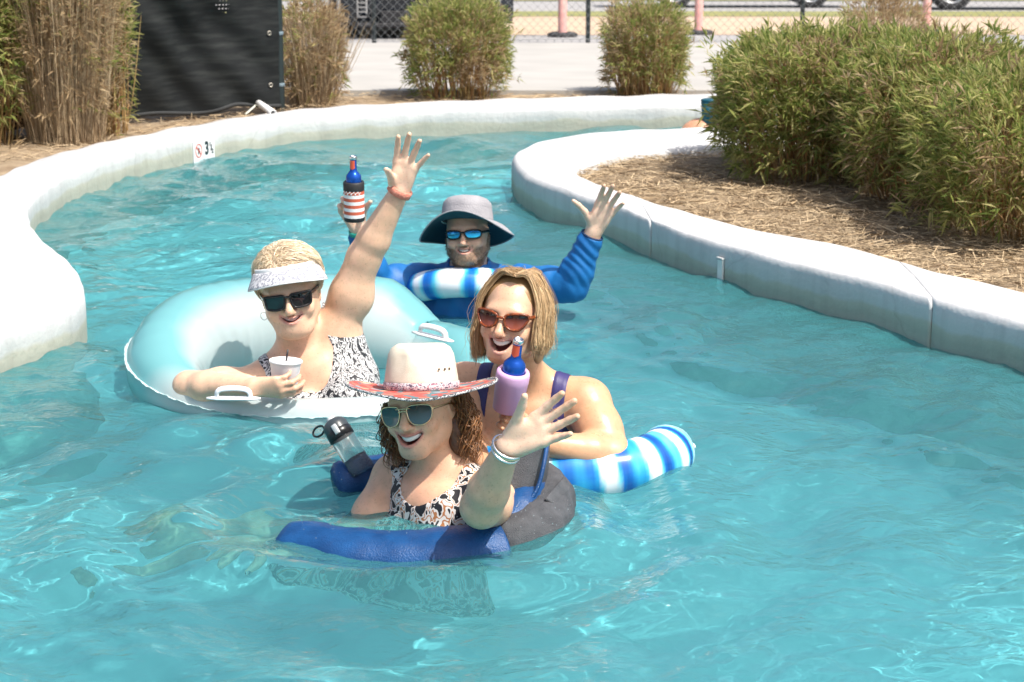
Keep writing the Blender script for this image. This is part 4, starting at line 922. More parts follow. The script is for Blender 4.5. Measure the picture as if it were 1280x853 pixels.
# =================================================================== PERSON in bucket hat and blue rash shirt
def person_bucket():
    H = head_frame(584, 293, 7.48, -8, -10, -4, 1.03); sc = 1.0
    nk = at(586, 340, 7.56); T = torso_frame(nk, (-0.05, -1, -0.05), (0, -0.05, 1), 1.03)
    S = SDF((-0.68, 7.02, -0.62), (0.52, 7.88, 0.62), 0.0043)
    torso(S, T, bust=0, chest=(0.18, 0.125, 0.18), belly=(0.17, 0.14, 0.17)); neck(S, T, H, sc, 0.062); hd = head(S, H, sc, w=0.031, open_=0.009, smile=0.009, mz=-0.060, male=True, full=1.08)
    Ls = tx(T, (0.20, 0.0, -0.05)); Rs = tx(T, (-0.19, 0.0, -0.05)); Le = at(714, 357, 7.44); Lw = at(742, 290, 7.40); Re = at(468, 355, 7.46); Rw = at(449, 288, 7.40)
    for a in (Ls, Rs): S.ell(a, (0.075, 0.072, 0.070), None, 0.05)
    arm(S, Ls, Le, Lw, (0.068, 0.055, 0.053, 0.033)); arm(S, Rs, Re, Rw, (0.068, 0.055, 0.053, 0.033))
    hand(S, Lw + (Lw - Le) * 0.03, at(769, 232, 7.36) - Lw, (-0.05, -1, 0.15), 'L', 1.12, spread=(4, -1, -8, -18), curl=((10, 12, 10),) * 4, thumb=(48, 14, 0), tcurl=(-22, -14))
    hand(S, Rw + (Rw - Re) * 0.04, (-0.42, 0.10, 0.90), (0.10, -1, 0.1), 'R', 1.08, spread=(30, 20, 14, 8), curl=((45, 45, 35),) * 4, thumb=(40, 42, 0), tcurl=(-30, -10))
    hip = tx(T, (0, 0, -0.50))
    v, f = S.mesh(2); col = base_col(v, (0.68, 0.435, 0.305), 8)
    L, blend = paint_head(col, v, hd, (0.50, 0.22, 0.19), (0.08, -0.03, -0.02))
    jawz = -0.040 - 0.035 * np.exp(-(L[:, 0] / 0.03) ** 2) + 0.085 * np.clip((L[:, 1] + 0.03) / 0.06, 0, 1)
    bm = np.clip((jawz - L[:, 2]) / 0.012, 0, 1) * np.clip((L[:, 2] + 0.125) / 0.01, 0, 1) * (np.abs(L) < 0.14).all(1) * (L[:, 1] < 0.03)
    must = np.exp(-((L[:, 2] + 0.050 - 0.10 * np.abs(L[:, 0])) / 0.006) ** 2) * (np.abs(L[:, 0]) < 0.034) * (L[:, 1] < -0.06)
    bm = np.maximum(bm, must); t = L[:, 0] / hd['w']; lipz = (L[:, 2] < hd['zu'](t) + 0.008) & (L[:, 2] > hd['zl'](t) - 0.009) & (np.abs(t) < 1); bm[lipz] *= 0.1
    pep = 0.75 + 0.25 * vnoise(v, 420, 31); blend((0.17, 0.10, 0.065), np.clip(0.70 * bm * pep, 0, 1))
    palm(col, v, Lw); palm(col, v, Rw)
    body = add('person', v, f, M_skin, None, col=np.clip(col, 0.01, 0.95))
    tag(body, 'man in grey bucket hat and long-sleeved blue shirt with both arms up', 'person', 'people floating in the lazy river')
    teeth(hd, body, M_teeth)
    cand = np.where((bm > 0.55) & (L[:, 1] < 0.02))[0]; cand = rng.choice(cand, min(1500, len(cand)), False); nv = normals(v, f)[cand]; rt = v[cand]; dn_ = nv * 0.0035 + V(0, 0, -0.004) + rng.normal(0, 0.0016, (len(cand), 3))
    bp_ = strands(np.stack([rt - nv * 0.001, rt + dn_ * 0.6, rt + dn_ * 1.2], 1), 0.00055, 3, hair_cols(len(cand), (0.10, 0.06, 0.035), (0.34, 0.24, 0.16), 0.2)); hair_obj('beard', [bp_], M_hair, body)
    blue = mat('blue_rash_fabric', (0.006, 0.10, 0.32), 0.5, (0.010, 0.15, 0.42), 9, 3, bump=0.15, bscale=250)
    LT = to_local(T, 1, v)
    g = 0.015 - LT[:, 2] + 0.6 * np.abs(LT[:, 0]); g = np.where((np.abs(L[:, 0]) < 0.085) & (L[:, 1] < 0.06), np.minimum(g, -(L[:, 2] + 0.118)), g)
    for e, w_ in ((Le, Lw), (Re, Rw)):
        fa = unit(w_ - e); s_ = (v - w_) @ fa; near = segdist(v, e, w_ + fa * 0.22) < 0.16
        g = np.where(near & ((v - e) @ fa > 0.02), -0.012 - s_ if True else g, g)
    wr = 0.0022 * np.sin((v[:, 0] * 1.0 + v[:, 2] * 0.8) * 120 + 4 * vnoise(v, 14, 40)) * (0.5 + 0.5 * vnoise(v, 9, 42)) + 0.003 * vnoise(v, 40, 41)
    shell('rash_shirt', v, f, g, 0.010, blue, body, wrinkle=wr)
    lm = gradient_lens('blue_mirror_lens', (0.02, 0.10, 0.42), (0.03, 0.55, 0.70), H, -0.018, 0.014, metal=0.85, rough=0.08)
    wrapo = [(-0.026, 0.010), (-0.004, 0.015), (0.020, 0.014), (0.030, 0.006), (0.026, -0.010), (0.008, -0.016), (-0.016, -0.014), (-0.026, -0.003)]
    sunglasses(H, sc, body, wrapo, M_blackplastic, lm, 0.035, -0.106, 0.0034, 0.0, wrapk=7, bridge_z=0.006, temple_z=0.006)
    grey = mat('grey_hat_cloth', (0.27, 0.265, 0.285), 0.9, (0.33, 0.325, 0.345), 20, 4, bump=0.3, bscale=150); teal = mat('dark_teal_lining', (0.006, 0.055, 0.075), 0.9)
    HT = H.copy(); HT[:3, :3] = H[:3, :3] @ rotm(0, -9, 2); HT[:3, 3] = tx(H, (0, 0.012, 0.048)); sh = 1.02
    seg = 64; prof = [(0.093, 0.0), (0.095, 0.012), (0.094, 0.016), (0.095, 0.022), (0.092, 0.044), (0.0915, 0.047), (0.092, 0.050), (0.087, 0.070), (0.076, 0.084), (0.055, 0.092), (0.03, 0.095), (0.001, 0.095)]
    v_, f_ = lathe(prof, seg); v_ = np.array(v_); v_[:, 1] *= 1.15; v_ *= (1 + 0.012 * vnoise(v_, 60, 50))[:, None]
    hat = add('bucket_hat', tx(HT, v_ * sh), f_, grey, body)
    v_ = []; f_ = []; n = 10
    for i in range(n):
        u = i / (n - 1)
        for t in np.linspace(0, 2 * math.pi, seg, endpoint=False):
            r = 0.093 + 0.074 * u; c_, s_ = math.cos(t), math.sin(t)
            z = -0.004 * u + u * u * (-0.052 * c_ ** 2 * (1.25 if c_ < 0 else 0.95) + (0.014 if s_ < 0 else -0.060) * s_ ** 2) + 0.006 * u * u * math.sin(3 * t + 0.6)
            v_.append((r * c_ * 1.02, r * s_ * 1.12, z))
    for i in range(n - 1):
        for k in range(seg): k2 = (k + 1) % seg; f_.append((i * seg + k, i * seg + k2, (i + 1) * seg + k2, (i + 1) * seg + k))
    V0 = tx(HT, np.array(v_) * sh); add('brim', V0, f_, grey, hat); dn = HT[:3, 2] * 0.004
    add('brim_lining', V0 - dn, [q[::-1] for q in f_], teal, hat)
    mb = MB(); mb.tube(V0[-seg:] - dn * 0.5, 0.003, 6, closed=True); mb.build('brim_edge', grey, hat)
    fa = unit(Rw - Re); ringband(Rw - fa * 0.004, fa, 0.037, 0.018, 0.004, mat('teal_band', (0.03, 0.36, 0.28), 0.6), 'wristband', body)
    for e, w_ in ((Le, Lw),):
        fa = unit(w_ - e); ringband(w_ - fa * 0.014, fa, 0.041, 0.008, 0.003, mat('dark_cuff', (0.006, 0.03, 0.09), 0.7), 'cuff', body)
    return body
P4 = person_bucket()

# =================================================================== far swimmer, mostly behind the hedge
def person_far():
    S = SDF((0.80, 11.4, -0.6), (2.2, 12.5, 0.75), 0.008); T = torso_frame(V(1.85, 12.1, 0.28), (-0.8, -0.5, 0.3), (0.35, 0.1, 0.95))
    H = np.eye(4); H[:3, :3] = rotm(-50, 0, 0); H[:3, 3] = tx(T, (0, 0, 0.14))
    torso(S, T, bust=0); neck(S, T, H, 1.0); head(S, H, 1.0, open_=0.004)
    for sx in (-1, 1):
        s0 = tx(T, (sx * 0.17, 0, -0.05)); S.ell(s0, (0.065,) * 3, None, 0.05); arm(S, s0, s0 + V(-0.12, -0.10 + 0.1 * sx, -0.22), s0 + V(-0.33, -0.12, -0.16))
    hip = tx(T, (0, 0, -0.5)); kn = V(1.13, 11.90, 0.075)
    S.cone(hip, kn, 0.11, 0.075, 0.05); S.ell(kn, (0.12, 0.085, 0.070), None, 0.05); S.cone(kn, V(0.95, 11.9, -0.35), 0.065, 0.045, 0.03); S.cone(hip + V(0, 0.15, 0), V(1.25, 12.2, -0.1), 0.10, 0.07, 0.04)
    v, f = S.mesh(2); body = add('person', v, f, M_skin, None, col=base_col(v, (0.62, 0.33, 0.20), 12))
    tag(body, 'far swimmer mostly hidden behind bamboo hedge with one tanned knee showing', 'person', 'people floating in the lazy river')
    teal = mat('teal_trunks', (0.01, 0.16, 0.22), 0.6)
    L = to_local(T, 1, v); shell('swim_trunks', v, f, np.minimum(-0.36 - L[:, 2], v[:, 0] - 1.42), 0.008, teal, body)
    Lh = to_local(H, 1, v); shell('hair', v, f, np.minimum(Lh[:, 2] - 0.02 + 0.0 * Lh[:, 1], Lh[:, 1] + 0.05 + Lh[:, 2] * 0.5), 0.012, mat('dark_hair', (0.05, 0.03, 0.02), 0.6), body)
    return body
P5 = person_far()
# =================================================================== FLOATS AND DRINKS
# ---- pale teal ring lounge
M_vinyl = mat('teal_white_vinyl', (0.5, 0.8, 0.8), 0.16, attr=True, spec=0.5, coat=0.35, translucent=0.45)
M_clear = mat('clear_vinyl', (0.75, 0.9, 0.9), 0.12, trans=0.55, ior=1.2)
M_whiteplastic = mat('white_vinyl_handle', (0.80, 0.81, 0.82), 0.3)
def tube_colored(path, rads, seg, colf, closed=True, squash=(1, 1), crease=0.0, seed=0):
    v, f = sweep(path, rads, seg, closed, not closed, squash); n = len(path)
    i = np.repeat(np.arange(n), seg); a = np.tile(np.linspace(0, 2 * math.pi, seg, endpoint=False), n)
    P = np.asarray(path)[i]
    if crease: v = v + (v - P) * (crease * vnoise(np.stack([i * 30.0 / n * 2, np.cos(a) * 2, np.sin(a) * 2], 1), 1.6, seed))[:, None]
    return v, f, colf(i / n, a, v, P)
def lounge():
    n = 150; th = np.linspace(0, 2 * math.pi, n, endpoint=False)          # 0 = right, 90 = far side
    far = np.clip(np.sin(th), -1, 1); left = -np.cos(th)
    big = np.clip(0.5 + 0.62 * far + 0.20 * left, 0, 1) ** 1.15
    big = np.where((th < R(58)), np.minimum(big, 0.42 + 0.0 * th), big); big = np.convolve(np.concatenate([big[-4:], big, big[:4]]), np.ones(9) / 9, 'valid')
    r = 0.064 + 0.122 * big
    c = V(-0.640, 6.43); path = np.stack([c[0] + (0.525 - 0.03 * big) * np.cos(th), c[1] + 0.375 * np.sin(th), -0.012 + 0.115 * big], 1)
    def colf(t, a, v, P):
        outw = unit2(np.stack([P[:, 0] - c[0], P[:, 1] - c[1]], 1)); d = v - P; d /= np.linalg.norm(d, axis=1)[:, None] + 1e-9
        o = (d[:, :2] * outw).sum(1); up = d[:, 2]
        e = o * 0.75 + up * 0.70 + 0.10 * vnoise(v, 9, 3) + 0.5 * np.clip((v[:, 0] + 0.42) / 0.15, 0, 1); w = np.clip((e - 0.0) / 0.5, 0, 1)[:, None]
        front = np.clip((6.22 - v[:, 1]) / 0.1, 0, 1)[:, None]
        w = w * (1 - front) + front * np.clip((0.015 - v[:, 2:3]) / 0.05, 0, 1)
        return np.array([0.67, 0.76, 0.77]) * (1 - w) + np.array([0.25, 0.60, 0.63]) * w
    unit2 = lambda q: q / (np.linalg.norm(q, axis=1)[:, None] + 1e-9)
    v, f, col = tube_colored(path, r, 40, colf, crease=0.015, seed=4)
    o = empty('inflatable_lounge', (c[0], c[1], 0), label='large pale teal and white inflatable ring lounge with clear handles', cat='pool float', group=None)
    loc = V(c[0], c[1], 0)
    add('ring', v - loc, f, M_vinyl, o, col=col)
    # welded seam: thin crinkled flange along the outside
    sv = []; m = 420; tt = np.linspace(0, 2 * math.pi, m, endpoint=False)
    pi = np.stack([np.interp(tt, np.append(th, 2 * math.pi), np.append(path[:, k], path[0, k])) for k in range(3)], 1); ri = np.interp(tt, np.append(th, 2 * math.pi), np.append(r, r[0]))
    ow = unit2(np.stack([(pi[:, 0] - c[0]) / 0.525 ** 2, (pi[:, 1] - c[1]) / 0.375 ** 2], 1)); wob = 0.0012 * np.sin(np.arange(m) * 1.9) + 0.002 * np.sin(np.arange(m) * 0.77)
    e_ang = 0.30
    for k, ex in enumerate((-0.004, 0.010)):
        rr = ri + ex + ((0.0010 * np.sin(np.arange(m) * 1.37) + 0.002 * np.sin(np.arange(m) * 0.31 + 1) + 0.0008 * np.sin(np.arange(m) * 2.71 + 2)) if k else 0)
        sv.append(np.stack([pi[:, 0] + ow[:, 0] * rr * math.cos(e_ang), pi[:, 1] + ow[:, 1] * rr * math.cos(e_ang), pi[:, 2] + rr * math.sin(e_ang) + wob * k], 1))
    sv = np.concatenate(sv); fs = np.array([(i, (i + 1) % m, m + (i + 1) % m, m + i) for i in range(m)])
    s_ = add('seam', sv - loc, fs, mat('pale_seam', (0.70, 0.86, 0.87), 0.25, translucent=0.3), o); sm = s_.modifiers.new('thickness', 'SOLIDIFY'); sm.thickness = 0.0012
    def handle(px, py, Y, ux, w=0.105, h=0.032):
        p = at(px, py, Y) - loc; mb = MB(); u = unit(ux); up = V(0, -0.15, 1)
        pts = catmull([p - u * w / 2, p - u * w * 0.46 + up * h * 0.7, p - u * w * 0.25 + up * h, p + u * w * 0.25 + up * h, p + u * w * 0.46 + up * h * 0.7, p + u * w / 2], 24)
        mb.tube(pts, 0.0085, 8, squash=(0.7, 1.2)); mb.tube(np.array([p - u * w * 0.80, p - u * w * 0.5, p, p + u * w * 0.5, p + u * w * 0.80]), [0.006, 0.014, 0.014, 0.014, 0.006], 10, squash=(1.2, 0.5)); mb.build('handle', M_whiteplastic, o)
    handle(292, 498, 5.955, (1, 0.02, -0.01)); handle(541, 421, 6.42, (0.95, -0.55, -0.1), 0.10)
    return o
lounge()

# ---- tie-dye tubes
def tiedye_tube(name, c, Rm, r, tilt, seed, label, zc, squash=(1, 1)):
    n = 120; th = np.linspace(0, 2 * math.pi, n, endpoint=False)
    path = np.stack([Rm * np.cos(th), Rm * np.sin(th), tilt[0] * np.cos(th) + tilt[1] * np.sin(th)], 1)
    rg = np.random.default_rng(seed); ks = [(rg.integers(9, 16), rg.uniform(0, 6.28)), (rg.integers(17, 26), rg.uniform(0, 6.28)), (rg.integers(4, 7), rg.uniform(0, 6.28))]
    def colf(t, a, v, P):
        x = t * 2 * math.pi + 0.02 * np.sin(2 * a + 1) + 0.03 * vnoise(v, 16, seed)
        s = sum(w * np.sin(k * x + p) for (k, p), w in zip(ks, (1, 0.65, 0.5)))
        s = s / 1.3 + 0.12 * vnoise(v, 30, seed + 1); stops = np.array([-1.1, -0.45, -0.1, 0.25, 0.55, 1.0]); cs = np.array([(0.006, 0.08, 0.40), (0.010, 0.18, 0.58), (0.04, 0.42, 0.68), (0.16, 0.66, 0.78), (0.78, 0.80, 0.84), (0.82, 0.82, 0.85)])
        return np.stack([np.interp(s, stops, cs[:, k]) for k in range(3)], 1)
    v, f, col = tube_colored(path, r, 30, colf, crease=0.02, seed=seed, squash=squash)
    o = empty(name, (c[0], c[1], zc), label=label, cat='pool float', group='tie-dye ring floats')
    add('ring', v, f, mat('tiedye_vinyl', (0.5, 0.5, 0.8), 0.2, attr=True, coat=0.3), o, col=col)
    mb = MB(); mb.lathe([(0.007, 0), (0.007, 0.012), (0.009, 0.013), (0.009, 0.018), (0.001, 0.018)], 12, 0, zframe(V(0, Rm + r * 0.6, r * 0.7), (0, 0.6, 0.8))); mb.build('valve', M_whiteplastic, o)
    return o
def tiedye_noodle():
    P = np.array([(0.455, 5.55, 0.034), (0.425, 5.49, 0.032), (0.355, 5.425, 0.027), (0.25, 5.385, 0.022), (0.08, 5.375, 0.012), (-0.10, 5.44, 0.004), (-0.22, 5.56, 0.0), (-0.24, 5.72, 0.0)]); loc = V(0.2, 5.5, 0)
    n = 90; p = catmull(P - loc, n); r = np.full(n, 0.083); e = np.linspace(0, 1, 9)[:-1]; d0 = unit(p[0] - p[1]); d1 = unit(p[-1] - p[-2])
    c0 = [p[0] + d0 * 0.05 * math.cos(math.asin(min(1, x))) for x in (0.08, 0.4, 0.7, 0.9)]; c1 = [p[-1] + d1 * 0.05 * math.cos(math.asin(min(1, x))) for x in (0.9, 0.7, 0.4, 0.08)]
    p = np.concatenate([c0, p, c1]); r = np.concatenate([[0.083 * x for x in (0.08, 0.4, 0.7, 0.9)], r, [0.083 * x for x in (0.9, 0.7, 0.4, 0.08)]])
    def colf(t, a, v, PP):
        x = t * 48 + 0.25 * np.sin(2 * a + 1) + 0.3 * vnoise(v, 9, 3); s = np.sin(x) + 0.6 * np.sin(1.9 * x + 1) + 0.15 * vnoise(v, 30, 4); stops = np.array([-1.4, -0.7, -0.2, 0.2, 0.6, 1.2]); cs = np.array([(0.005, 0.06, 0.30), (0.008, 0.15, 0.50), (0.03, 0.36, 0.62), (0.14, 0.60, 0.74), (0.74, 0.78, 0.82), (0.80, 0.80, 0.83)]); return np.stack([np.interp(s, stops, cs[:, k]) for k in range(3)], 1)
    v, f, col = tube_colored(p, r, 30, colf, closed=False, crease=0.015, seed=5)
    o = empty('pool_noodle_float', tuple(loc), label='thick curved blue and white tie-dye tube under laughing woman with pink bottle sleeve', cat='pool float', group='tie-dye ring floats')
    add('tube', v, f, mat('tiedye_vinyl', (0.5, 0.5, 0.8), 0.2, attr=True, coat=0.3), o, col=col)
    mb = MB(); mb.lathe([(0.007, 0), (0.007, 0.010), (0.009, 0.011), (0.009, 0.016), (0.001, 0.016)], 12, 0, zframe(p[2] - d0 * 0.0 + V(0.05, 0, 0.0), (0.8, 0.5, 0.3))); mb.build('valve', M_whiteplastic, o)
tiedye_noodle()
tiedye_tube('swim_ring', (-0.175, 7.63), 0.235, 0.058, (0.0, -0.105), 12, 'blue and white striped ring under the chin of man in bucket hat', 0.030, (1, 1.0))

# ---- blue and grey sling float
def sling_float():
    blue = mat('royal_blue_fabric', (0.004, 0.042, 0.145), 0.40, (0.007, 0.070, 0.22), 18, 3, bump=0.3, bscale=220); grey = mat('charcoal_mesh_fabric', (0.050, 0.054, 0.062), 0.7, (0.085, 0.09, 0.10), 30, 4, bump=0.6, bscale=320); black = mat('black_webbing', (0.018, 0.02, 0.026), 0.7)
    o = empty('sling_float', (-0.24, 5.15, 0), label='royal blue and charcoal fabric float seat holding the woman in straw hat', cat='pool float'); loc = V(-0.24, 5.15, 0)
    def tubepart(name, pts, rads, m, n=30, squash=(1, 1.0)):
        p = catmull(np.array(pts) - loc, n); rr = np.interp(np.linspace(0, 1, n), np.linspace(0, 1, len(rads)), rads)
        p = np.concatenate([p[:1] + (p[0] - p[1]) * np.array([[1.9], [1.6], [1.0]]) * 0.9, p, p[-1:] + (p[-1] - p[-2]) * np.array([[1.0], [1.6], [1.9]]) * 0.9]); rr = np.concatenate([[rr[0] * 0.15, rr[0] * 0.6, rr[0] * 0.88], rr, [rr[-1] * 0.88, rr[-1] * 0.6, rr[-1] * 0.15]])
        v, f = sweep(p, rr, 22, squash=squash); v = v + 0.005 * vnoise(v, 40, 5)[:, None] * normals_tube(v, p, 22); return add(name, v, f, m, o)
    def normals_tube(v, p, s): q = np.repeat(p, s, 0); d = v - q; return d / (np.linalg.norm(d, axis=1)[:, None] + 1e-9)
    tubepart('arm_tube', [(-0.57, 4.985, -0.044), (-0.42, 4.90, -0.048), (-0.24, 4.868, -0.048), (-0.08, 4.875, -0.026), (-0.03, 4.888, -0.018)], [0.062, 0.075, 0.078, 0.080, 0.080], blue, squash=(1.25, 0.95))
    tubepart('backrest_tube', [(-0.025, 4.89, -0.016), (0.04, 4.92, -0.006), (0.085, 5.00, 0.008), (0.095, 5.13, 0.02), (0.07, 5.26, 0.02), (-0.01, 5.36, 0.01)], [0.074, 0.076, 0.076, 0.076, 0.074, 0.07], grey)
    tubepart('arm_tube', [(-0.02, 5.375, 0.005), (-0.15, 5.44, -0.01), (-0.34, 5.46, -0.02), (-0.49, 5.42, -0.022)], [0.075, 0.075, 0.075, 0.066], blue)
    # inner blue lip and upright padded backrest
    tubepart('inner_pad', [(-0.04, 4.945, 0.018), (0.015, 4.98, 0.04), (0.04, 5.09, 0.065), (0.03, 5.21, 0.065), (-0.03, 5.31, 0.045)], [0.04, 0.052, 0.058, 0.055, 0.045], blue)
    def panel(name, cols_, m, th):
        v = []; f = []; nu, nv = 14, 9; A = [catmull(np.array(c) - loc, nv) for c in cols_]; A = np.array(A); G = np.stack([catmull(A[:, j], nu) for j in range(nv)], 1); v = G.reshape(-1, 3)
        for i in range(nu - 1):
            for j in range(nv - 1): q = i * nv + j; f.append((q, q + nv, q + nv + 1, q + 1))
        b = add(name, v, f, m, o); s_ = b.modifiers.new('thickness', 'SOLIDIFY'); s_.thickness = th; s_.offset = 0; bv = b.modifiers.new('bevel', 'BEVEL'); bv.width = th * 0.4; bv.segments = 3; return b
    panel('backrest', [[(-0.035, 5.01, 0.05), (-0.035, 5.03, 0.11), (-0.02, 5.06, 0.175)], [(0.03, 5.01, 0.05), (0.045, 5.03, 0.12), (0.055, 5.06, 0.200)], [(0.07, 5.10, 0.04), (0.085, 5.12, 0.12), (0.09, 5.15, 0.205)], [(0.06, 5.22, 0.04), (0.07, 5.24, 0.12), (0.07, 5.26, 0.18)]], grey, 0.026)
    mb = MB(); mb.tube(catmull(np.array([(0.02, 4.965, 0.055), (0.065, 4.995, 0.10), (0.088, 5.04, 0.18), (0.095, 5.12, 0.215)]) - loc, 16), 0.006, 8); mb.build('piping', blue, o)
    panel('strap_flap', [[(0.085, 4.965, 0.085), (0.115, 4.97, 0.06), (0.13, 4.985, 0.02)], [(0.115, 5.03, 0.10), (0.145, 5.04, 0.06), (0.155, 5.05, 0.02)], [(0.14, 5.11, 0.10), (0.165, 5.12, 0.06), (0.17, 5.13, 0.01)]], grey, 0.010)
    for a, b in (((0.03, 4.885, 0.05), (0.09, 4.94, 0.05)),):
        mb = MB(); mb.tube(np.array([np.array(a) + (np.array(b) - np.array(a)) * t for t in np.linspace(0, 1, 6)]) - loc, 0.010, 8, squash=(0.4, 1.3)); mb.build('webbing_loop', black, o)
    return o
sling_float()

# ---- drinks
def bottle_thing(name, base, top, label, cat, build):
    ax = unit(np.asarray(top) - np.asarray(base)); o = empty(name, tuple(base), label=label, cat=cat); M = zframe(V(0, 0, 0), ax, (0.2, 1, 0)); build(o, M); return o
M_bluealu = mat('blue_aluminium', (0.010, 0.085, 0.42), 0.22, metal=0.55); M_redprint = mat('red_print', (0.62, 0.10, 0.05), 0.4); M_whiteprint = mat('white_print', (0.78, 0.78, 0.78), 0.4); M_alu = mat('bare_aluminium', (0.72, 0.73, 0.75), 0.25, metal=1.0)
def alu_bottle(o, M, z0, s=1.0):
    mb = MB(); mb.lathe([(0.030 * s, z0 - 0.03), (0.0315 * s, z0), (0.0315 * s, z0 + 0.014), (0.029 * s, z0 + 0.024), (0.021 * s, z0 + 0.033), (0.0150 * s, z0 + 0.040), (0.0140 * s, z0 + 0.050), (0.0128 * s, z0 + 0.082)], 28, 0, M); b = mb.build('bottle', M_bluealu, o)
    v = []; f = []; n = 9
    for i, a in enumerate(np.linspace(-2.5, -0.9, n)):
        for z in (0.046 + 0.006 * abs(i - 4) / 4, 0.062, 0.080): r = (0.0149 - 0.035 * (z - 0.046)) * s + 0.0005; v.append((r * math.cos(a), r * math.sin(a), z0 + z))
    for i in range(n - 1):
        for k in range(2): q = 3 * i + k; f.append((q, q + 3, q + 4, q + 1))
    add('label', tx(M, v), f, M_redprint, b)
    mb = MB(); mb.lathe([(0.0128 * s, z0 + 0.082), (0.0148 * s, z0 + 0.083), (0.0150 * s, z0 + 0.094), (0.0140 * s, z0 + 0.096), (0.0115 * s, z0 + 0.096), (0.0105 * s, z0 + 0.088), (0.001, z0 + 0.088)], 24, 0, M); mb.build('rim', M_alu, b)
def pink(o, M):
    m = mat('pink_sleeve', (0.60, 0.36, 0.60), 0.45, (0.64, 0.40, 0.64), 10, 3, bump=0.05, bscale=300); mb = MB()
    mb.lathe([(0.001, 0), (0.038, 0), (0.041, 0.004), (0.0455, 0.085), (0.0465, 0.088), (0.0465, 0.112), (0.044, 0.119), (0.036, 0.121), (0.033, 0.118), (0.033, 0.10)], 40, 0, M); mb.build('sleeve', m, o); alu_bottle(o, M, 0.120)
bottle_thing('insulated_bottle', at(634, 512, 5.285), at(645, 445, 5.255), 'blue bottle in smooth pink insulated sleeve held by laughing woman', 'drink', pink)
def flag(o, M):
    mb = MB(); blackm = mat('black_sleeve', (0.02, 0.02, 0.022), 0.55); red = mat('faded_red_print', (0.55, 0.115, 0.06), 0.6)
    mb.lathe([(0.001, 0), (0.036, 0), (0.0385, 0.004), (0.0385, 0.016)], 36, 0, M)
    z = 0.016; 
    for i in range(8):
        mb.lathe([(0.0388, z), (0.0388, z + 0.0125)], 36, 1 if i % 2 == 1 else 2, M); z += 0.0125
    mb.lathe([(0.0388, z), (0.0395, z + 0.003), (0.0395, z + 0.030), (0.036, z + 0.034), (0.031, z + 0.034), (0.031, z + 0.02)], 36, 0, M); mb.build('sleeve', [blackm, red, M_whiteprint], o)
    mb = MB()                                 # ragged scribble of white stars at the top of the stripes
    for i in range(16):
        a = -2.6 + 0.13 * i; p = V(0.0394 * math.cos(a), 0.0394 * math.sin(a), z - 0.004 + 0.004 * math.sin(i * 2.1)); mb.box((0, 0, 0), (0.004, 0.0008, 0.003 + 0.002 * (i % 3)), 0, 0, M @ frame(p, x=(-math.sin(a), math.cos(a), 0), z=(0, 0, 1)))
    mb.build('star_print', M_whiteprint, o); alu_bottle(o, M, z + 0.034, 0.92)
bottle_thing('insulated_bottle', at(443, 276, 7.31), at(442, 222, 7.30), 'blue bottle in black sleeve with red and white stripes held by man', 'drink', flag)
def cup(o, M):
    m = mat('white_foam', (0.80, 0.81, 0.83), 0.55); mb = MB(); mb.lathe([(0.001, 0.0), (0.036, 0), (0.038, 0.003), (0.049, 0.088), (0.050, 0.090)], 40, 0, M); mb.build('cup', m, o)
    mb = MB(); mb.lathe([(0.050, 0.086), (0.0528, 0.087), (0.0530, 0.0925), (0.0505, 0.0955), (0.047, 0.0955), (0.046, 0.0925), (0.001, 0.0925)], 40, 0, M); mb.build('lid', mat('white_lid', (0.80, 0.80, 0.81), 0.3), o)
    mb = MB(); mb.tube(tx(M, [(0.002, 0, 0.05), (0.003, 0, 0.10), (0.006, 0, 0.128)]), 0.0032, 10); mb.build('straw', mat('black_straw', (0.015, 0.015, 0.018), 0.35), o)
bottle_thing('foam_cup', at(356, 487, 6.045), at(357, 454, 6.05), 'white foam cup with lid and black straw held by woman in visor', 'cup', cup)
def flask(o, M):
    glass = mat('smoky_clear_plastic', (0.60, 0.62, 0.63), 0.06, trans=0.92, ior=1.25); dark = mat('dark_grey_lid', (0.045, 0.055, 0.062), 0.3); ring = mat('black_lid_ring', (0.012, 0.013, 0.015), 0.3); light = mat('light_grey_button', (0.52, 0.55, 0.56), 0.4)
    mb = MB(); mb.lathe([(0.001, 0), (0.034, 0.0), (0.0375, 0.006), (0.0375, 0.02), (0.035, 0.04), (0.036, 0.10), (0.0345, 0.118), (0.032, 0.122)], 36, 0, M); mb.build('bottle', glass, o)
    mb = MB(); mb.lathe([(0.001, 0.003), (0.031, 0.004), (0.032, 0.05), (0.001, 0.052)], 30, 0, M); mb.build('ice_water', mat('ice_water', (0.75, 0.80, 0.80), 0.08, trans=0.95, ior=1.2), o)
    mb = MB(); mb.lathe([(0.033, 0.116), (0.0385, 0.118), (0.0385, 0.142), (0.037, 0.144)], 36, 0, M); lid = mb.build('lid_ring', ring, o)
    mb = MB(); mb.lathe([(0.037, 0.143), (0.0372, 0.158), (0.033, 0.170), (0.022, 0.178), (0.014, 0.180), (0.001, 0.180)], 36, 0, M); cap = mb.build('lid', dark, o)
    mb = MB(); mb.lathe([(0.014, 0.179), (0.0135, 0.186), (0.011, 0.188), (0.001, 0.188)], 20, 0, M); mb.build('button', light, cap)
    mb = MB(); mb.box((0.012, -0.036, 0.142), (0.016, 0.010, 0.030), 0, 0, M); mb.build('latch', light, cap, bevel=0.003)
    a = np.linspace(0, 2 * math.pi, 24, endpoint=False); p = np.stack([-0.052 + 0.020 * np.cos(a), 0 * a, 0.176 + 0.013 * np.sin(a)], 1); mb = MB(); mb.tube(tx(M, p), 0.0032, 8, closed=True); mb.build('carry_loop', ring, cap)
bottle_thing('water_bottle', at(455, 591, 5.385), at(424, 541, 5.44), 'clear water bottle with dark lid and carry loop tilted on blue float', 'bottle', flask)

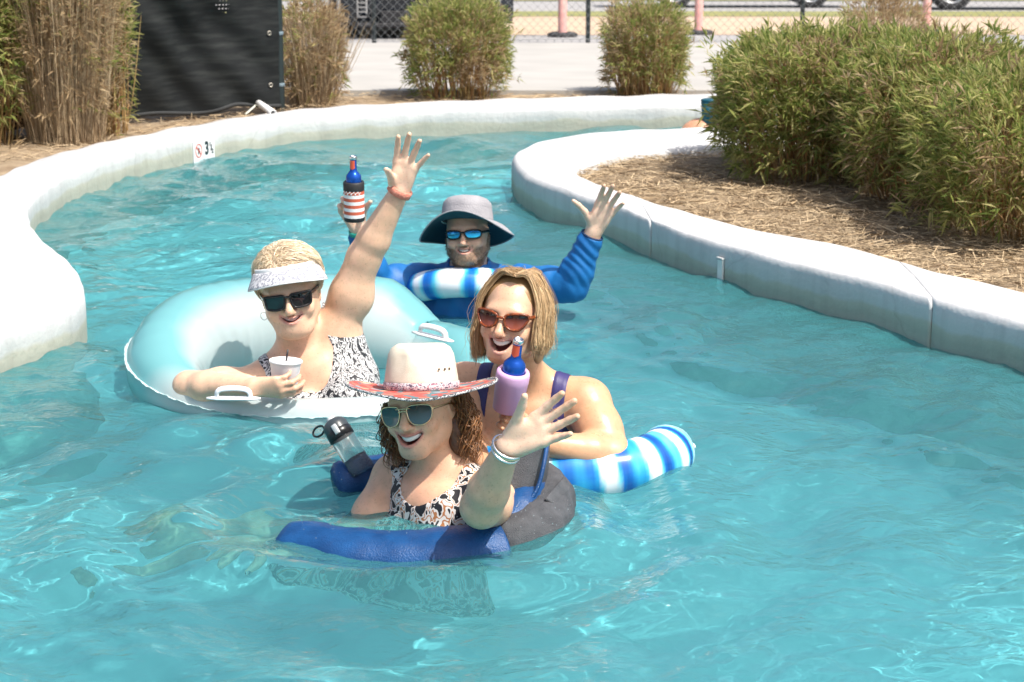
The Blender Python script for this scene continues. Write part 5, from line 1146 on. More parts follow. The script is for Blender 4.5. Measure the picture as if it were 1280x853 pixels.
def tumbler(o, M):
    m = mat('teal_tumbler', (0.008, 0.14, 0.20), 0.35); mb = MB(); mb.lathe([(0.001, 0), (0.050, 0), (0.053, 0.005), (0.058, 0.13), (0.055, 0.134)], 28, 0, M); mb.build('cup', m, o)
    mb = MB(); mb.lathe([(0.058, 0.128), (0.060, 0.13), (0.059, 0.140), (0.052, 0.143), (0.001, 0.143)], 28, 0, M); mb.build('lid', mat('dark_teal_lid', (0.006, 0.07, 0.10), 0.3), o)
bottle_thing('drink_tumbler', V(1.19, 11.88, 0.135), V(1.185, 11.88, 0.30), 'teal drink tumbler standing on the knee of far swimmer', 'cup', tumbler)
# =================================================================== POOL FITTINGS
def wall_frame(px, py, lift=0.006):                       # place on the outer wall seen at a pixel: x along, y out of the wall, z up
    i = near_i(LW, px, py); t = unit(LW[i - 3] - LW[i + 3]); n = V(t[1], -t[0]); 
    if n[1] > 0: n = -n; 
    t = V(-n[1], n[0])
    M = np.eye(4); M[:2, 0] = t; M[:2, 1] = -n; M[:3, 3] = (*(LW[i] + n * lift), 0); return M
M_tile = mat('white_glazed_tile', (0.74, 0.74, 0.74), 0.2); M_ink = mat('black_tile_print', (0.015, 0.03, 0.035), 0.4); M_redink = mat('red_tile_print', (0.60, 0.08, 0.04), 0.4)
def text_mesh(txt, size):
    cu = bpy.data.curves.new('t', 'FONT'); cu.body = txt; cu.size = size; cu.align_x = 'CENTER'; cu.align_y = 'CENTER'; cu.extrude = 0.0008; cu.offset = 0.0035 * size / 0.1
    o = bpy.data.objects.new('t', cu); COL.objects.link(o); dg = bpy.context.evaluated_depsgraph_get(); me = bpy.data.meshes.new_from_object(o.evaluated_get(dg)); v = np.array([x.co[:] for x in me.vertices]); f = [tuple(p.vertices) for p in me.polygons]
    bpy.data.objects.remove(o); return v, f
MW = wall_frame(261, 172)
def wallp(x, z, d=0.0): return tx(MW, (x, -d, z))
def marker(name, x0, wdt, label, build):
    o = empty(name, tuple(wallp(x0, 0.035)), label=label, cat='sign'); base = wallp(x0, 0.035)
    mb = MB(); mb.box((0, 0, 0), (wdt, 0.008, 0.145)); ob = mb.build('tile', M_tile, o, smooth=False); ob.data.transform(Matrix(np.block([[MW[:3, :3], np.zeros((3, 1))], [np.zeros((1, 3)), np.ones((1, 1))]]).tolist())); build(o, base); return o
def flat(o, base, name, v, f, m, dx, dz, mirror=False):
    v = np.asarray(v); q = np.stack([v[:, 0] + dx, -0.0055 - (v[:, 2] if v.shape[1] > 2 else 0), v[:, 1] + dz], 1); add(name, tx(MW, q) - MW[:3, 3] , f, m, o, smooth=False)
def nodive(o, base):
    a = np.linspace(0, 2 * math.pi, 40, endpoint=False); v = [(0.030 * math.cos(t), 0.040 * math.sin(t)) for t in a] + [(0.0245 * math.cos(t), 0.0345 * math.sin(t)) for t in a]
    f = [(i, (i + 1) % 40, 40 + (i + 1) % 40, 40 + i) for i in range(40)]; v = np.array([(x, y, 0.0006) for x, y in v]); flat(o, base, 'red_ring', v, f, M_redink, 0, 0.018)
    s = V(0.6, -0.8); p = V(0.8, 0.6) * 0.003; q = [(-0.021, 0.027), (0.021, -0.027)]; bar = [(q[0][0] - p[0], q[0][1] - p[1], 0.0014), (q[1][0] - p[0], q[1][1] - p[1], 0.0014), (q[1][0] + p[0], q[1][1] + p[1], 0.0014), (q[0][0] + p[0], q[0][1] + p[1], 0.0014)]; flat(o, base, 'red_bar', bar, [(0, 1, 2, 3)], M_redink, 0, 0.018)
    d = [(-0.010, -0.020, 0.001), (-0.004, -0.020, 0.001), (0.003, -0.004, 0.001), (0.012, -0.014, 0.001), (0.014, -0.010, 0.001), (0.006, 0.006, 0.001), (0.004, 0.018, 0.001), (-0.004, 0.018, 0.001), (-0.004, 0.0, 0.001)]; flat(o, base, 'diver_figure', d, [tuple(range(9))], M_ink, 0, 0.018)
def depth(o, base):
    v, f = text_mesh('3', 0.098); v[:, 0] *= 0.72; v[:, 1] *= 1.05; flat(o, base, 'numeral', v, f, M_ink, -0.022, 0.022)
    for tt, dx, dz, sz in (('1', 0.008, 0.044, 0.036), ('2', 0.028, 0.002, 0.036), ('/', 0.018, 0.022, 0.050)):
        v, f = text_mesh(tt, sz); flat(o, base, 'numeral', v, f, M_ink, dx, dz)
marker('no_diving_tile', -0.048, 0.088, 'white tile with red no diving symbol on pool wall', nodive)
marker('depth_tile', 0.046, 0.094, 'white tile with black depth number three and a half on pool wall', depth)

# white measuring strip on the island wall
i = near_i(RW, 897, 314); t = unit(RW[i + 3] - RW[i - 3]); n = V(t[1], -t[0]); n = n if n[1] < 0 else -n
p = RW[i] + n * 0.008; o = empty('wall_strip', (p[0], p[1], 0), math.atan2(n[1], n[0]) + math.pi / 2, 'narrow white vertical strip fixed to the island wall', 'strip')
mb = MB(); mb.box((0, 0, -0.03), (0.034, 0.010, 0.25)); mb.build('strip', mat('white_pvc', (0.74, 0.73, 0.71), 0.5, (0.66, 0.65, 0.62), 30, 4), o, smooth=False, bevel=0.002)
mb = MB(); mb.box((0, -0.002, 0.099), (0.040, 0.016, 0.010)); mb.build('clip', mat('grey_clip', (0.45, 0.46, 0.46), 0.5), o, smooth=False, bevel=0.002)

# white pipe stub and the cord propping it
a = at(323, 129, 12.35); b = at(341.5, 141.5, 12.05); o = empty('drain_pipe', tuple(b), label='short white plastic pipe sloping down on the coping by the screen', cat='pipe')
pv = mat('white_pipe', (0.76, 0.77, 0.77), 0.35); d = unit(b - a)
mb = MB(); mb.lathe([(0.019, 0), (0.021, 0.004), (0.021, np.linalg.norm(b - a)), (0.015, np.linalg.norm(b - a)), (0.015, 0.02), (0.001, 0.02)], 20, 0, zframe(a - b, d)); mb.build('pipe', pv, o)
mb = MB(); mb.tube(np.array([a, at(315, 136, 12.3), at(307, 143, 12.2)]) - b, 0.006, 8); mb.build('prop_cord', mat('pale_cord', (0.62, 0.64, 0.56), 0.7), o)

# =================================================================== BLACK SCREEN ON ITS FENCE
def screen():
    A = at(350, 138, 12.50); B = at(160, 152, 11.95); A[2] = B[2] = 0; u = unit(B - A); nrm = V(-u[1], u[0], 0); nrm = nrm if nrm[1] < 0 else -nrm
    o = empty('privacy_screen', tuple(A), label='tall black mesh privacy screen sagging in folds on a dark post', cat='screen')
    Ln = 3.4; Ht = 1.75; nu, nv = 150, 80; z0 = 0.15
    U, W = np.meshgrid(np.linspace(0.02, Ln, nu), np.linspace(0, 1, nv), indexing='ij')
    d = 0.050 * np.sin(6.2 * (U * 0.9 + W * 1.15) + 0.8 * np.sin(3 * U)) * (0.35 + 0.65 * W * (1 - W) * 4) * np.clip(U / 0.15, 0, 1) + 0.022 * np.sin(15 * (U + 0.45 * W) + 1) * (0.4 + W) * np.clip(U / 0.1, 0, 1) + 0.010 * np.sin(31 * (U * 0.6 - 0.9 * W))
    d += 0.02 * vnoise(np.stack([U.ravel(), W.ravel() * 2], 1), 7, 2).reshape(U.shape)
    z = z0 + Ht * W + 0.012 * np.sin(9 * U) * (1 - W) + 0.03 * np.exp(-((U - 0.35) / 0.12) ** 2) * (1 - W) ** 6
    P = u[None, None] * U[..., None] + nrm[None, None] * (d + 0.05)[..., None] + V(0, 0, 1)[None, None] * z[..., None]
    idx = np.arange(nu * nv).reshape(nu, nv); f = np.stack([idx[:-1, :-1], idx[1:, :-1], idx[1:, 1:], idx[:-1, 1:]], -1).reshape(-1, 4)
    m = mat('black_mesh_cloth', (0.008, 0.010, 0.011), 0.75, bump=0.2, bscale=300, spec=0.2); N, L, b = nodes(m); out = N['Material Output']
    tc = N.new('ShaderNodeTexCoord'); uvw = N.new('ShaderNodeMapping'); uvw.inputs['Rotation'].default_value = (0, 0, -math.atan2(u[1], u[0])); L.new(tc.outputs['Object'], uvw.inputs[0]); sp = N.new('ShaderNodeSeparateXYZ'); L.new(uvw.outputs[0], sp.inputs[0])
    def wavef(sock, k, thr):
        q = N.new('ShaderNodeMath'); q.operation = 'MULTIPLY'; q.inputs[1].default_value = k; L.new(sock, q.inputs[0]); s = N.new('ShaderNodeMath'); s.operation = 'SINE'; L.new(q.outputs[0], s.inputs[0]); g = N.new('ShaderNodeMath'); g.operation = 'GREATER_THAN'; g.inputs[1].default_value = thr; L.new(s.outputs[0], g.inputs[0]); return g.outputs[0]
    hole = N.new('ShaderNodeMath'); hole.operation = 'MULTIPLY'; L.new(wavef(sp.outputs['Z'], 260, 0.80), hole.inputs[0]); L.new(wavef(sp.outputs['X'], 300, 0.1), hole.inputs[1])
    no = N.new('ShaderNodeTexNoise'); no.inputs['Scale'].default_value = 2.4; no.inputs['Detail'].default_value = 3; L.new(tc.outputs['Object'], no.inputs['Vector']); gt = N.new('ShaderNodeMath'); gt.operation = 'GREATER_THAN'; gt.inputs[1].default_value = 0.66; L.new(no.outputs['Fac'], gt.inputs[0])
    hh = N.new('ShaderNodeMath'); hh.operation = 'MULTIPLY'; L.new(hole.outputs[0], hh.inputs[0]); L.new(gt.outputs[0], hh.inputs[1])
    sub = N.new('ShaderNodeMath'); sub.operation = 'SUBTRACT'; sub.inputs[0].default_value = 1.0; L.new(hh.outputs[0], sub.inputs[1]); L.new(sub.outputs[0], b.inputs['Alpha'])
    # dust along the weave
    dn = N.new('ShaderNodeTexNoise'); dn.inputs['Scale'].default_value = 5; dn.inputs['Detail'].default_value = 8; mp2 = N.new('ShaderNodeMapping'); mp2.inputs['Scale'].default_value = (1, 1, 7); L.new(tc.outputs['Object'], mp2.inputs[0]); L.new(mp2.outputs[0], dn.inputs['Vector'])
    rr = N.new('ShaderNodeMapRange'); rr.inputs[1].default_value = 0.45; rr.inputs[2].default_value = 0.8; L.new(dn.outputs['Fac'], rr.inputs[0]); mx = N.new('ShaderNodeMix'); mx.data_type = 'RGBA'; mx.inputs[6].default_value = (0.010, 0.012, 0.013, 1); mx.inputs[7].default_value = (0.030, 0.034, 0.033, 1); L.new(rr.outputs[0], mx.inputs[0]); L.new(mx.outputs[2], b.inputs['Base Color'])
    add('screen_cloth', P.reshape(-1, 3), f, m, o)
    hem = MB(); hem.tube(P[:, 0] + nrm * 0.004 + V(0, 0, 0.012), 0.014, 6, squash=(0.3, 1)); hem.build('hem', mat('dusty_hem', (0.03, 0.033, 0.035), 0.8), o)
    pm = mat('dark_green_post', (0.012, 0.022, 0.024), 0.5); mb = MB(); mb.lathe([(0.032, 0), (0.032, 2.1), (0.026, 2.13), (0.001, 2.14)], 16, 0, frame(V(0, 0, 0.05), x=V(1, 0, 0), z=V(0, 0, 1))); mb.build('post', pm, o)
    mb = MB(); mb.lathe([(0.032, 0), (0.032, 2.1), (0.001, 2.11)], 16, 0, frame(u * 2.5 + V(0, 0, 0.05), x=V(1, 0, 0), z=V(0, 0, 1))); mb.build('post', pm, o)
    gm = mat('brass_grommet', (0.55, 0.52, 0.45), 0.4, metal=0.8); tie = mat('blue_grey_tie', (0.16, 0.22, 0.26), 0.5)
    for zz in (0.30, 0.62, 0.95, 1.3):
        mb = MB(); c = u * 0.09 + nrm * 0.066 + V(0, 0, zz); a = np.linspace(0, 2 * math.pi, 14, endpoint=False); mb.tube(np.stack([c + u * 0.011 * math.cos(t) + V(0, 0, 0.011 * math.sin(t)) for t in a]), 0.003, 6, closed=True); mb.build('grommet', gm, o)
        mb = MB(); mb.lathe([(0.034, 0), (0.0355, 0.002), (0.0355, 0.02), (0.034, 0.022)], 14, 0, frame(V(0, 0, zz - 0.02), x=V(1, 0, 0), z=V(0, 0, 1))); mb.build('tie', tie, o)
screen()

# =================================================================== CHAIN-LINK FENCE BEYOND THE PATH
def chainlink():
    Y = 20.75; z0 = float(zt(Y)); o = empty('chain_link_fence', (0, Y, z0), label='galvanized chain-link fence on dark posts beyond the concrete path', cat='fence'); pm = mat('dark_fence_post', (0.02, 0.028, 0.03), 0.45); wm = mat('galvanized_wire', (0.30, 0.31, 0.31), 0.5, metal=0.4)
    x0, x1, h = -7.0, 8.6, 1.25; s = 0.062; mb = []; fb = []; n = 0
    def wire(a, b):
        nonlocal n
        a = np.array(a); b = np.array(b); r = 0.0021
        d = unit(b - a); w = unit(np.cross(d, (0, 1, 0))); q = np.cross(d, w)
        for p in (a, b): mb.extend([p + r * w, p - r * 0.5 * w + r * 0.87 * q, p - r * 0.5 * w - r * 0.87 * q])
        for k in range(3): fb.append((n + k, n + (k + 1) % 3, n + 3 + (k + 1) % 3, n + 3 + k))
        n += 6
    x = x0 - h
    while x < x1 + h:
        for sgn, dy in ((1, -0.002), (-1, 0.002)):
            xa, xb = (x, x + h) if sgn > 0 else (x + h, x); za, zb = 0.03, 0.03 + h
            def clip(xq): return (xq - xa) / (xb - xa)
            ta, tb = 0.0, 1.0
            for lim in (x0, x1):
                t = clip(lim)
                if lim == x0: (ta, tb) = (max(ta, t), tb) if xb > xa else (ta, min(tb, t))
                else: (ta, tb) = (ta, min(tb, t)) if xb > xa else (max(ta, t), tb)
            if tb > ta + 1e-3: wire((xa + (xb - xa) * ta, dy, za + h * ta), (xa + (xb - xa) * tb, dy, za + h * tb))
        x += s * 1.414
    w = add('wire_mesh', mb, np.array(fb), wm, o); w['kind'] = 'stuff'
    for px in (733, 995, 1273, 471, 209):
        X = (px - 640) / FPX * (Y + 0.3); m2 = MB(); m2.lathe([(0.024, -0.1), (0.024, 1.36), (0.018, 1.39), (0.001, 1.40)], 14, 0, frame(V(X, 0.03, 0), x=V(1, 0, 0), z=V(0, 0, 1))); m2.build('post', pm, o)
    m2 = MB(); m2.tube(np.array([(x0, 0.03, 1.33), (0, 0.03, 1.33), (x1, 0.03, 1.33)]), 0.018, 10); m2.build('top_rail', pm, o)
    m2 = MB(); m2.tube(np.array([(x, 0.0, 0.05 + 0.01 * math.sin(x * 2)) for x in np.linspace(x0, x1, 40)]), 0.003, 5); m2.build('tension_wire', wm, o)
chainlink()
pinkm = mat('faded_pink_plastic', (0.62, 0.30, 0.27), 0.6, (0.66, 0.38, 0.34), 6, 4); basem = mat('dark_rubber_base', (0.035, 0.035, 0.037), 0.8)
for px, py, lb in ((703, 46, 'faded pink delineator post on black base between the two nearer clipped hedges'), (873, 43, 'faded pink delineator post on black base behind the left end of bamboo hedge'), (1157, 42, 'faded pink delineator post on black base by the silver alloy wheel')):
    d = _dir(px, py); Yp = 22.0
    for _ in range(20): Yp = (CAMH - float(zt(Yp)) - 0.01) / (-d[2] / d[1])
    X = d[0] * Yp / d[1]; z = float(zt(Yp)) + 0.012; o = empty('delineator_post', (X, Yp, z), label=lb, cat='post', group='delineator posts along the dirt road')
    mb = MB(); mb.lathe([(0.17, 0), (0.17, 0.03), (0.15, 0.045), (0.06, 0.05), (0.001, 0.05)], 8); mb.build('base', basem, o, smooth=False)
    mb = MB(); mb.lathe([(0.055, 0.045), (0.05, 0.06), (0.047, 1.05), (0.03, 1.08), (0.001, 1.08)], 16); mb.build('post', pinkm, o)
    mb = MB(); mb.lathe([(0.0485, 0.80), (0.0485, 0.90)], 16); mb.build('reflective_band', M_whiteprint, o)

# =================================================================== VEHICLES
M_tyre = mat('tyre_rubber', (0.025, 0.025, 0.027), 0.85); M_rim = mat('alloy_rim', (0.55, 0.56, 0.58), 0.3, metal=0.9); M_carglass = mat('dark_car_glass', (0.01, 0.013, 0.015), 0.05, spec=0.8); M_chrome = mat('chrome', (0.75, 0.76, 0.78), 0.12, metal=1.0); M_trim = mat('black_trim', (0.015, 0.015, 0.017), 0.6)
def vehicle(name, loc, rz, label, paint, Ln=4.7, W=1.9, Hh=1.75, wr=0.37, bed=False, group='vehicles parked beyond the fence'):
    """x = length, front at +x"""
    o = empty(name, loc, rz, label, 'car', group); g = 0.24; hood = 1.05; axf, axr = Ln * 0.5 - 0.92, -Ln * 0.5 + 0.98
    def prof(s):                                                    # lower body outline with wheel arches
        pts = [(-Ln / 2, 0.45), (-Ln / 2 + 0.03, 0.36)]
        for ax in (axr, axf):
            pts.append((ax - wr - 0.11, g))
            for a in np.linspace(168, 12, 11): pts.append((ax + (wr + 0.07) * math.cos(R(a)), wr + (wr + 0.07) * math.sin(R(a)) - 0.02))
            pts.append((ax + wr + 0.11, g))
        pts += [(Ln / 2 - 0.08, g + 0.02), (Ln / 2, 0.40), (Ln / 2 + 0.01, 0.62), (Ln / 2 - 0.05, 0.86), (Ln / 2 - 0.18, hood - 0.06), (Ln / 2 - 1.15, hood + 0.02), (-Ln / 2 + 0.06, hood + 0.02), (-Ln / 2, 0.9)]
        return np.array(pts)
    P = prof(0); n = len(P); rows = []; ws = [(-1, 0.80), (-0.985, 0.94), (-0.95, 1.0), (-0.6, 1.0), (0, 1.0), (0.6, 1.0), (0.95, 1.0), (0.985, 0.94), (1, 0.80)]
    cen = V(0, 0.62); v = []
    for y, s in ws:
        k = 0.93 + 0.07 * s if abs(y) > 0.97 else 1
        q = cen + (P - cen) * np.array([0.985 + 0.015 * k if abs(y) < 0.97 else 0.985, k]); bow = 0.10 * (1 - abs(y) ** 2.5)
        for (x, z), (x0_, _) in zip(q, P): v.append((x + (bow - 0.08 if x0_ > Ln / 2 - 0.25 else 0), y * W / 2 * (0.985 if z > 0.9 else 1), z))
    f = [(i * n + j, (i + 1) * n + j, (i + 1) * n + (j + 1) % n, i * n + (j + 1) % n) for i in range(len(ws) - 1) for j in range(n)] + [tuple(range(n)), tuple(range((len(ws) - 1) * n, len(ws) * n))[::-1]]
    b = add('body', v, f, paint, o); b.data.shade_flat() if False else None
    x0, x1 = (-Ln / 2 + 0.12, Ln / 2 - 1.25) if not bed else (-0.35, Ln / 2 - 1.25)
    lo = [(x0, hood), (x1 + 0.35, hood)]; hi = [(x0 + 0.28, Hh), (x1 - 0.45, Hh)]
    cab = MB(); ww = W / 2 - 0.08; wt = W / 2 - 0.24
    cv = [(lo[0][0], -ww, hood), (lo[1][0], -ww, hood), (lo[1][0], ww, hood), (lo[0][0], ww, hood), (hi[0][0], -wt, Hh), (hi[1][0], -wt, Hh), (hi[1][0], wt, Hh), (hi[0][0], wt, Hh)]
    cab.put(cv, [(0, 1, 5, 4), (1, 2, 6, 5), (2, 3, 7, 6), (3, 0, 4, 7), (4, 5, 6, 7)]); cab.build('cabin', paint, o, smooth=False, bevel=0.05)
    def quad(nm, ids, ins, m, off):
        q = np.array([cv[i] for i in ids]); c = q.mean(0); q = c + (q - c) * np.array(ins); nn = unit(np.cross(q[1] - q[0], q[2] - q[0])); nn = nn if nn @ (c - V(0, 0, 1.2)) > 0 else -nn; add(nm, q + nn * off, [(0, 1, 2, 3)], m, o, smooth=False)
    quad('windscreen', (1, 2, 6, 5), (0.95, 0.88, 0.84), M_carglass, 0.012); quad('rear_window', (0, 3, 7, 4), (0.95, 0.84, 0.72), M_carglass, 0.012)
    for ids in ((0, 1, 5, 4), (3, 2, 6, 7)): quad('side_window', ids, (0.86, 1, 0.76), M_carglass, 0.012)
    for ax in (axf, axr):
        for sy in (-1, 1):
            M = frame(V(ax, sy * (W / 2 - 0.13), wr), x=V(1, 0, 0), z=V(0, sy, 0)); mb = MB(); mb.lathe([(wr * 0.62, -0.11), (wr * 0.93, -0.11), (wr, -0.07), (wr, 0.07), (wr * 0.93, 0.11), (wr * 0.64, 0.115), (wr * 0.60, 0.09)], 32, 0, M); w = mb.build('wheel', M_tyre, o)
            mb = MB(); mb.lathe([(wr * 0.62, 0.10), (wr * 0.57, 0.105), (wr * 0.54, 0.06)], 28, 0, M); mb.lathe([(0.001, 0.10), (0.05, 0.098), (0.065, 0.07)], 16, 0, M)
            for k in range(5):
                a = k * 2 * math.pi / 5; c, s = math.cos(a), math.sin(a); Ms = M @ frame(V(0, 0, 0), x=V(c, s, 0), z=V(0, 0, 1)); mb.put([(0.04, -0.03, 0.085), (wr * 0.58, -0.022, 0.095), (wr * 0.58, 0.022, 0.095), (0.04, 0.03, 0.085), (0.04, -0.03, 0.05), (wr * 0.58, -0.022, 0.06), (wr * 0.58, 0.022, 0.06), (0.04, 0.03, 0.05)], [(0, 1, 2, 3), (0, 4, 5, 1), (3, 2, 6, 7)], 0, Ms)
            mb.build('rim', M_rim, w); mb = MB(); mb.lathe([(wr * 0.56, 0.03), (0.001, 0.03)], 24, 0, M); mb.build('brake_disc', M_trim, w)
    fx = Ln / 2 + 0.035
    mb = MB(); mb.box((fx - 0.005, 0, 0.72), (0.05, W * 0.50, 0.26)); mb.build('grille', M_trim, o, smooth=False)
    gm = MB()
    for i in range(7): gm.box((fx + 0.024, 0, 0.61 + i * 0.036), (0.012, W * 0.49, 0.010))
    for i in range(25): gm.box((fx + 0.021, -W * 0.245 + i * W * 0.49 / 24, 0.72), (0.010, 0.008, 0.25))
    gm.build('grille_bars', M_chrome, o, smooth=False)
    mb = MB(); mb.box((fx - 0.01, 0, 0.36), (0.06, W * 0.56, 0.14)); mb.build('lower_intake', M_trim, o, smooth=False, bevel=0.01)
    mb = MB(); mb.box((fx + 0.005, 0, 0.275), (0.10, W * 0.86, 0.05)); mb.build('bumper_lip', M_trim, o, smooth=False, bevel=0.015)
    for sy in (-1, 1):
        mb = MB(); mb.box((fx - 0.075, sy * W * 0.375, 0.80), (0.10, W * 0.20, 0.13), 0, -sy * 0.25); mb.build('headlight', M_carglass, o, smooth=False, bevel=0.02)
        fg = MB(); y = sy * W * 0.385
        for (dy, dz, sy_, sz_) in ((-0.05, 0, 0.014, 0.22), (0.05, 0.02, 0.014, 0.18), (0, 0.105, 0.11, 0.014), (0, -0.105, 0.10, 0.014), (0, 0.0, 0.10, 0.010), (0, 0.05, 0.10, 0.010), (0, -0.05, 0.10, 0.010)): fg.box((fx - 0.04, y + dy * -sy, 0.47 + dz), (0.03, sy_, sz_))
        fg.build('fog_vent', M_chrome, o, smooth=False)
        mb = MB(); mb.box((x1 + 0.25, sy * (W / 2 + 0.06), 1.10), (0.14, 0.16, 0.12)); mb.build('mirror', paint, o, smooth=False, bevel=0.03)
        for hx in ((0.35, -0.55) if not bed else (0.2,)):
            mb = MB(); mb.box((hx, sy * (W / 2 + 0.012), 0.92), (0.20, 0.02, 0.03)); mb.build('door_handle', paint, o, smooth=False, bevel=0.008)
    return o
navyp = mat('dark_navy_car_paint', (0.008, 0.014, 0.022), 0.25, coat=0.6); greenp = mat('dark_teal_car_paint', (0.010, 0.045, 0.055), 0.25, coat=0.6); silverp = mat('silver_car_paint', (0.45, 0.46, 0.48), 0.3, metal=0.6, coat=0.5)
vehicle('suv', (-0.87 - 0.42, 24.55, float(zt(24.3)) + 0.005), R(-90 + 9), 'dark navy sport utility vehicle facing the pool behind a clipped hedge', navyp, 4.8, 1.92)
vehicle('pickup_truck', (9.1, 34.9, float(zt(34.4)) + 0.012), R(180), 'dark teal pickup truck with silver alloy wheels on gravel parking', greenp, 5.2, 1.95, 1.8, 0.36, True)
vehicle('parked_car', (4.1, 36.4, float(zt(36.0)) + 0.012), R(180), 'silver car parked on gravel beside the dark teal pickup truck', silverp, 4.3, 1.8, 1.5, 0.33)

# =================================================================== PLANTING: bamboo clumps
M_leaf = mat('bamboo_leaf', (0.1, 0.15, 0.04), 0.5, attr=True, translucent=0.55, spec=0.3)
M_cane = mat('bamboo_cane', (0.3, 0.2, 0.08), 0.7, attr=True)
GREEN = np.array([(0.13, 0.20, 0.045), (0.25, 0.30, 0.080), (0.40, 0.40, 0.13), (0.56, 0.51, 0.24)]); DRY = np.array([(0.44, 0.33, 0.19), (0.54, 0.42, 0.26), (0.38, 0.27, 0.15), (0.27, 0.18, 0.10)])
def leaves(base, dirn, ln, wd, col):
    n = len(base); d = dirn / np.linalg.norm(dirn, axis=1)[:, None]; r = rng.normal(size=(n, 3)); w = np.cross(d, r); w /= np.linalg.norm(w, axis=1)[:, None]; nn = np.cross(w, d)
    droop = V(0, 0, -1) * (ln * 0.16)[:, None]; mid = base + d * (ln * 0.42)[:, None] + nn * (wd * 0.25)[:, None]
    v = np.stack([base, mid + w * wd[:, None] * 0.5 - nn * (wd * 0.25)[:, None], mid, mid - w * wd[:, None] * 0.5 - nn * (wd * 0.25)[:, None], base + d * ln[:, None] + droop], 1).reshape(-1, 3)
    i = np.arange(n) * 5; f = np.concatenate([np.stack([i, i + 1, i + 2], 1), np.stack([i, i + 2, i + 3], 1), np.stack([i + 1, i + 4, i + 2], 1), np.stack([i + 2, i + 4, i + 3], 1)])
    return v, f, np.repeat(col, 5, 0)
def bamboo(c, rad, h, n_cl, n_cane, dry, label, group, seed, lean=(0, 0), ln=(0.045, 0.095), box=0.55, drypatch=None, canes_out=0.0, twig=0.5):
    global rng
    rg = np.random.default_rng(seed); rng = rg
    z0 = float(zt(c[1])); root = empty('bamboo_clump', (c[0], c[1], z0), label=label, cat='bush', group=group); rad = np.asarray(rad, float)
    # canes: fan of thin stems from the ground
    a = rg.uniform(0, 6.28, n_cane); r = np.sqrt(rg.uniform(0, 1, n_cane)); b0 = np.stack([np.cos(a) * r * rad[0] * 0.72, np.sin(a) * r * rad[1] * 0.72, -0.02 + 0 * a], 1)
    top = b0 * np.array([1.25, 1.25, 1]) + np.stack([rg.normal(0, 0.05 + 0.04 * (dry > 0.5), n_cane) + lean[0], rg.normal(0, 0.05 + 0.04 * (dry > 0.5), n_cane) + lean[1], h * rg.uniform(0.62, 1.0 + canes_out, n_cane) * (1 - 0.18 * r ** 2)], 1)
    m1 = b0 * 0.6 + top * 0.4 + rg.normal(0, 0.012, (n_cane, 3)); cc = hair_cols(n_cane, (0.30, 0.13, 0.045), (0.42, 0.32, 0.13), 0.2) if dry < 0.5 else hair_cols(n_cane, (0.30, 0.20, 0.11), (0.58, 0.46, 0.30), 0.22)
    v, f, col = strands(np.stack([b0, m1, top], 1), 0.0036 if dry < 0.5 else 0.0017, 6, cc, 0.35); add('canes', v, f.astype(np.int32), M_cane, root, col=col)['kind'] = 'stuff'
    # leaf fans on twigs, thick near the clipped outside
    d = rg.normal(size=(n_cl * 2, 3)); d /= np.linalg.norm(d, axis=1)[:, None]; d = d[d[:, 2] > -0.72][:n_cl]; n = len(d)
    p = d / (np.abs(d) ** 4.5).sum(1)[:, None] ** (1 / 4.5)
    depth = 1 - np.abs(rg.normal(0, 0.13, n)) - 0.25 * (rg.uniform(size=n) < 0.18); lump = 1 + 0.16 * vnoise(p, 3.4, seed) + 0.08 * vnoise(p, 8, seed + 1) + np.where(rg.uniform(size=n) < 0.07, rg.uniform(0.05, 0.22, n), 0)
    q = p * (depth * lump)[:, None] * np.array([rad[0], rad[1], h * 0.5]) + np.array([lean[0] * 0.5, lean[1] * 0.5, h * 0.5]); q[:, 2] = np.maximum(q[:, 2], 0.03)
    keep = rg.uniform(size=n) < np.where(q[:, 2] < 0.5 * h, 0.10 + 1.7 * q[:, 2] / h, 1.0); q, d = q[keep], d[keep]; n = len(q)
    k = 6; od = d * 0.9 + np.array([0, 0, 0.55]) + rg.normal(0, 0.35, (n, 3)); B = np.repeat(q, k, 0) + rg.normal(0, 0.012, (n * k, 3)); D = np.repeat(od, k, 0) + rg.normal(0, 0.62, (n * k, 3))
    L_ = rg.uniform(ln[0], ln[1], n * k); W_ = L_ * rg.uniform(0.10, 0.17, n * k)
    dr = np.clip(dry + 0.45 * vnoise(q, 5.0, seed + 5) + rg.normal(0, 0.16, n), 0, 1)
    if drypatch is not None: dr = np.maximum(dr, np.exp(-(((q - np.array(drypatch[0])) / drypatch[1]) ** 2).sum(1)) * 1.3)
    drl = np.repeat(dr, k) + rg.normal(0, 0.14, n * k) > 0.5
    t = rg.uniform(0, 3, n * k); lo = t.astype(int).clip(0, 2); fr = (t - lo)[:, None]
    ci = np.where(drl[:, None], DRY[lo] * (1 - fr) + DRY[lo + 1] * fr, GREEN[lo] * (1 - fr) + GREEN[lo + 1] * fr) * (1 + rg.normal(0, 0.12, (n * k, 1)))
    v, f, col = leaves(B, D, L_, W_, np.clip(ci, 0.01, 0.8)); add('leaves', v, f.astype(np.int32), M_leaf, root, smooth=False, col=col)['kind'] = 'stuff'
    # twigs carrying the fans
    nt = int(n * twig); qi = q[:nt]; bb = qi * np.array([0.80, 0.80, 1]) - np.array([0, 0, 0.10]) * rg.uniform(0.5, 1.6, (nt, 1)); bb[:, 2] = np.maximum(bb[:, 2], 0.0)
    v, f, col = strands(np.stack([bb, (bb + qi) / 2 + rg.normal(0, 0.01, (nt, 3)), qi], 1), 0.0014, 4, hair_cols(nt, (0.30, 0.16, 0.06), (0.45, 0.34, 0.20), 0.2), 0.5); add('twigs', v, f.astype(np.int32), M_cane, root, col=col)['kind'] = 'stuff'
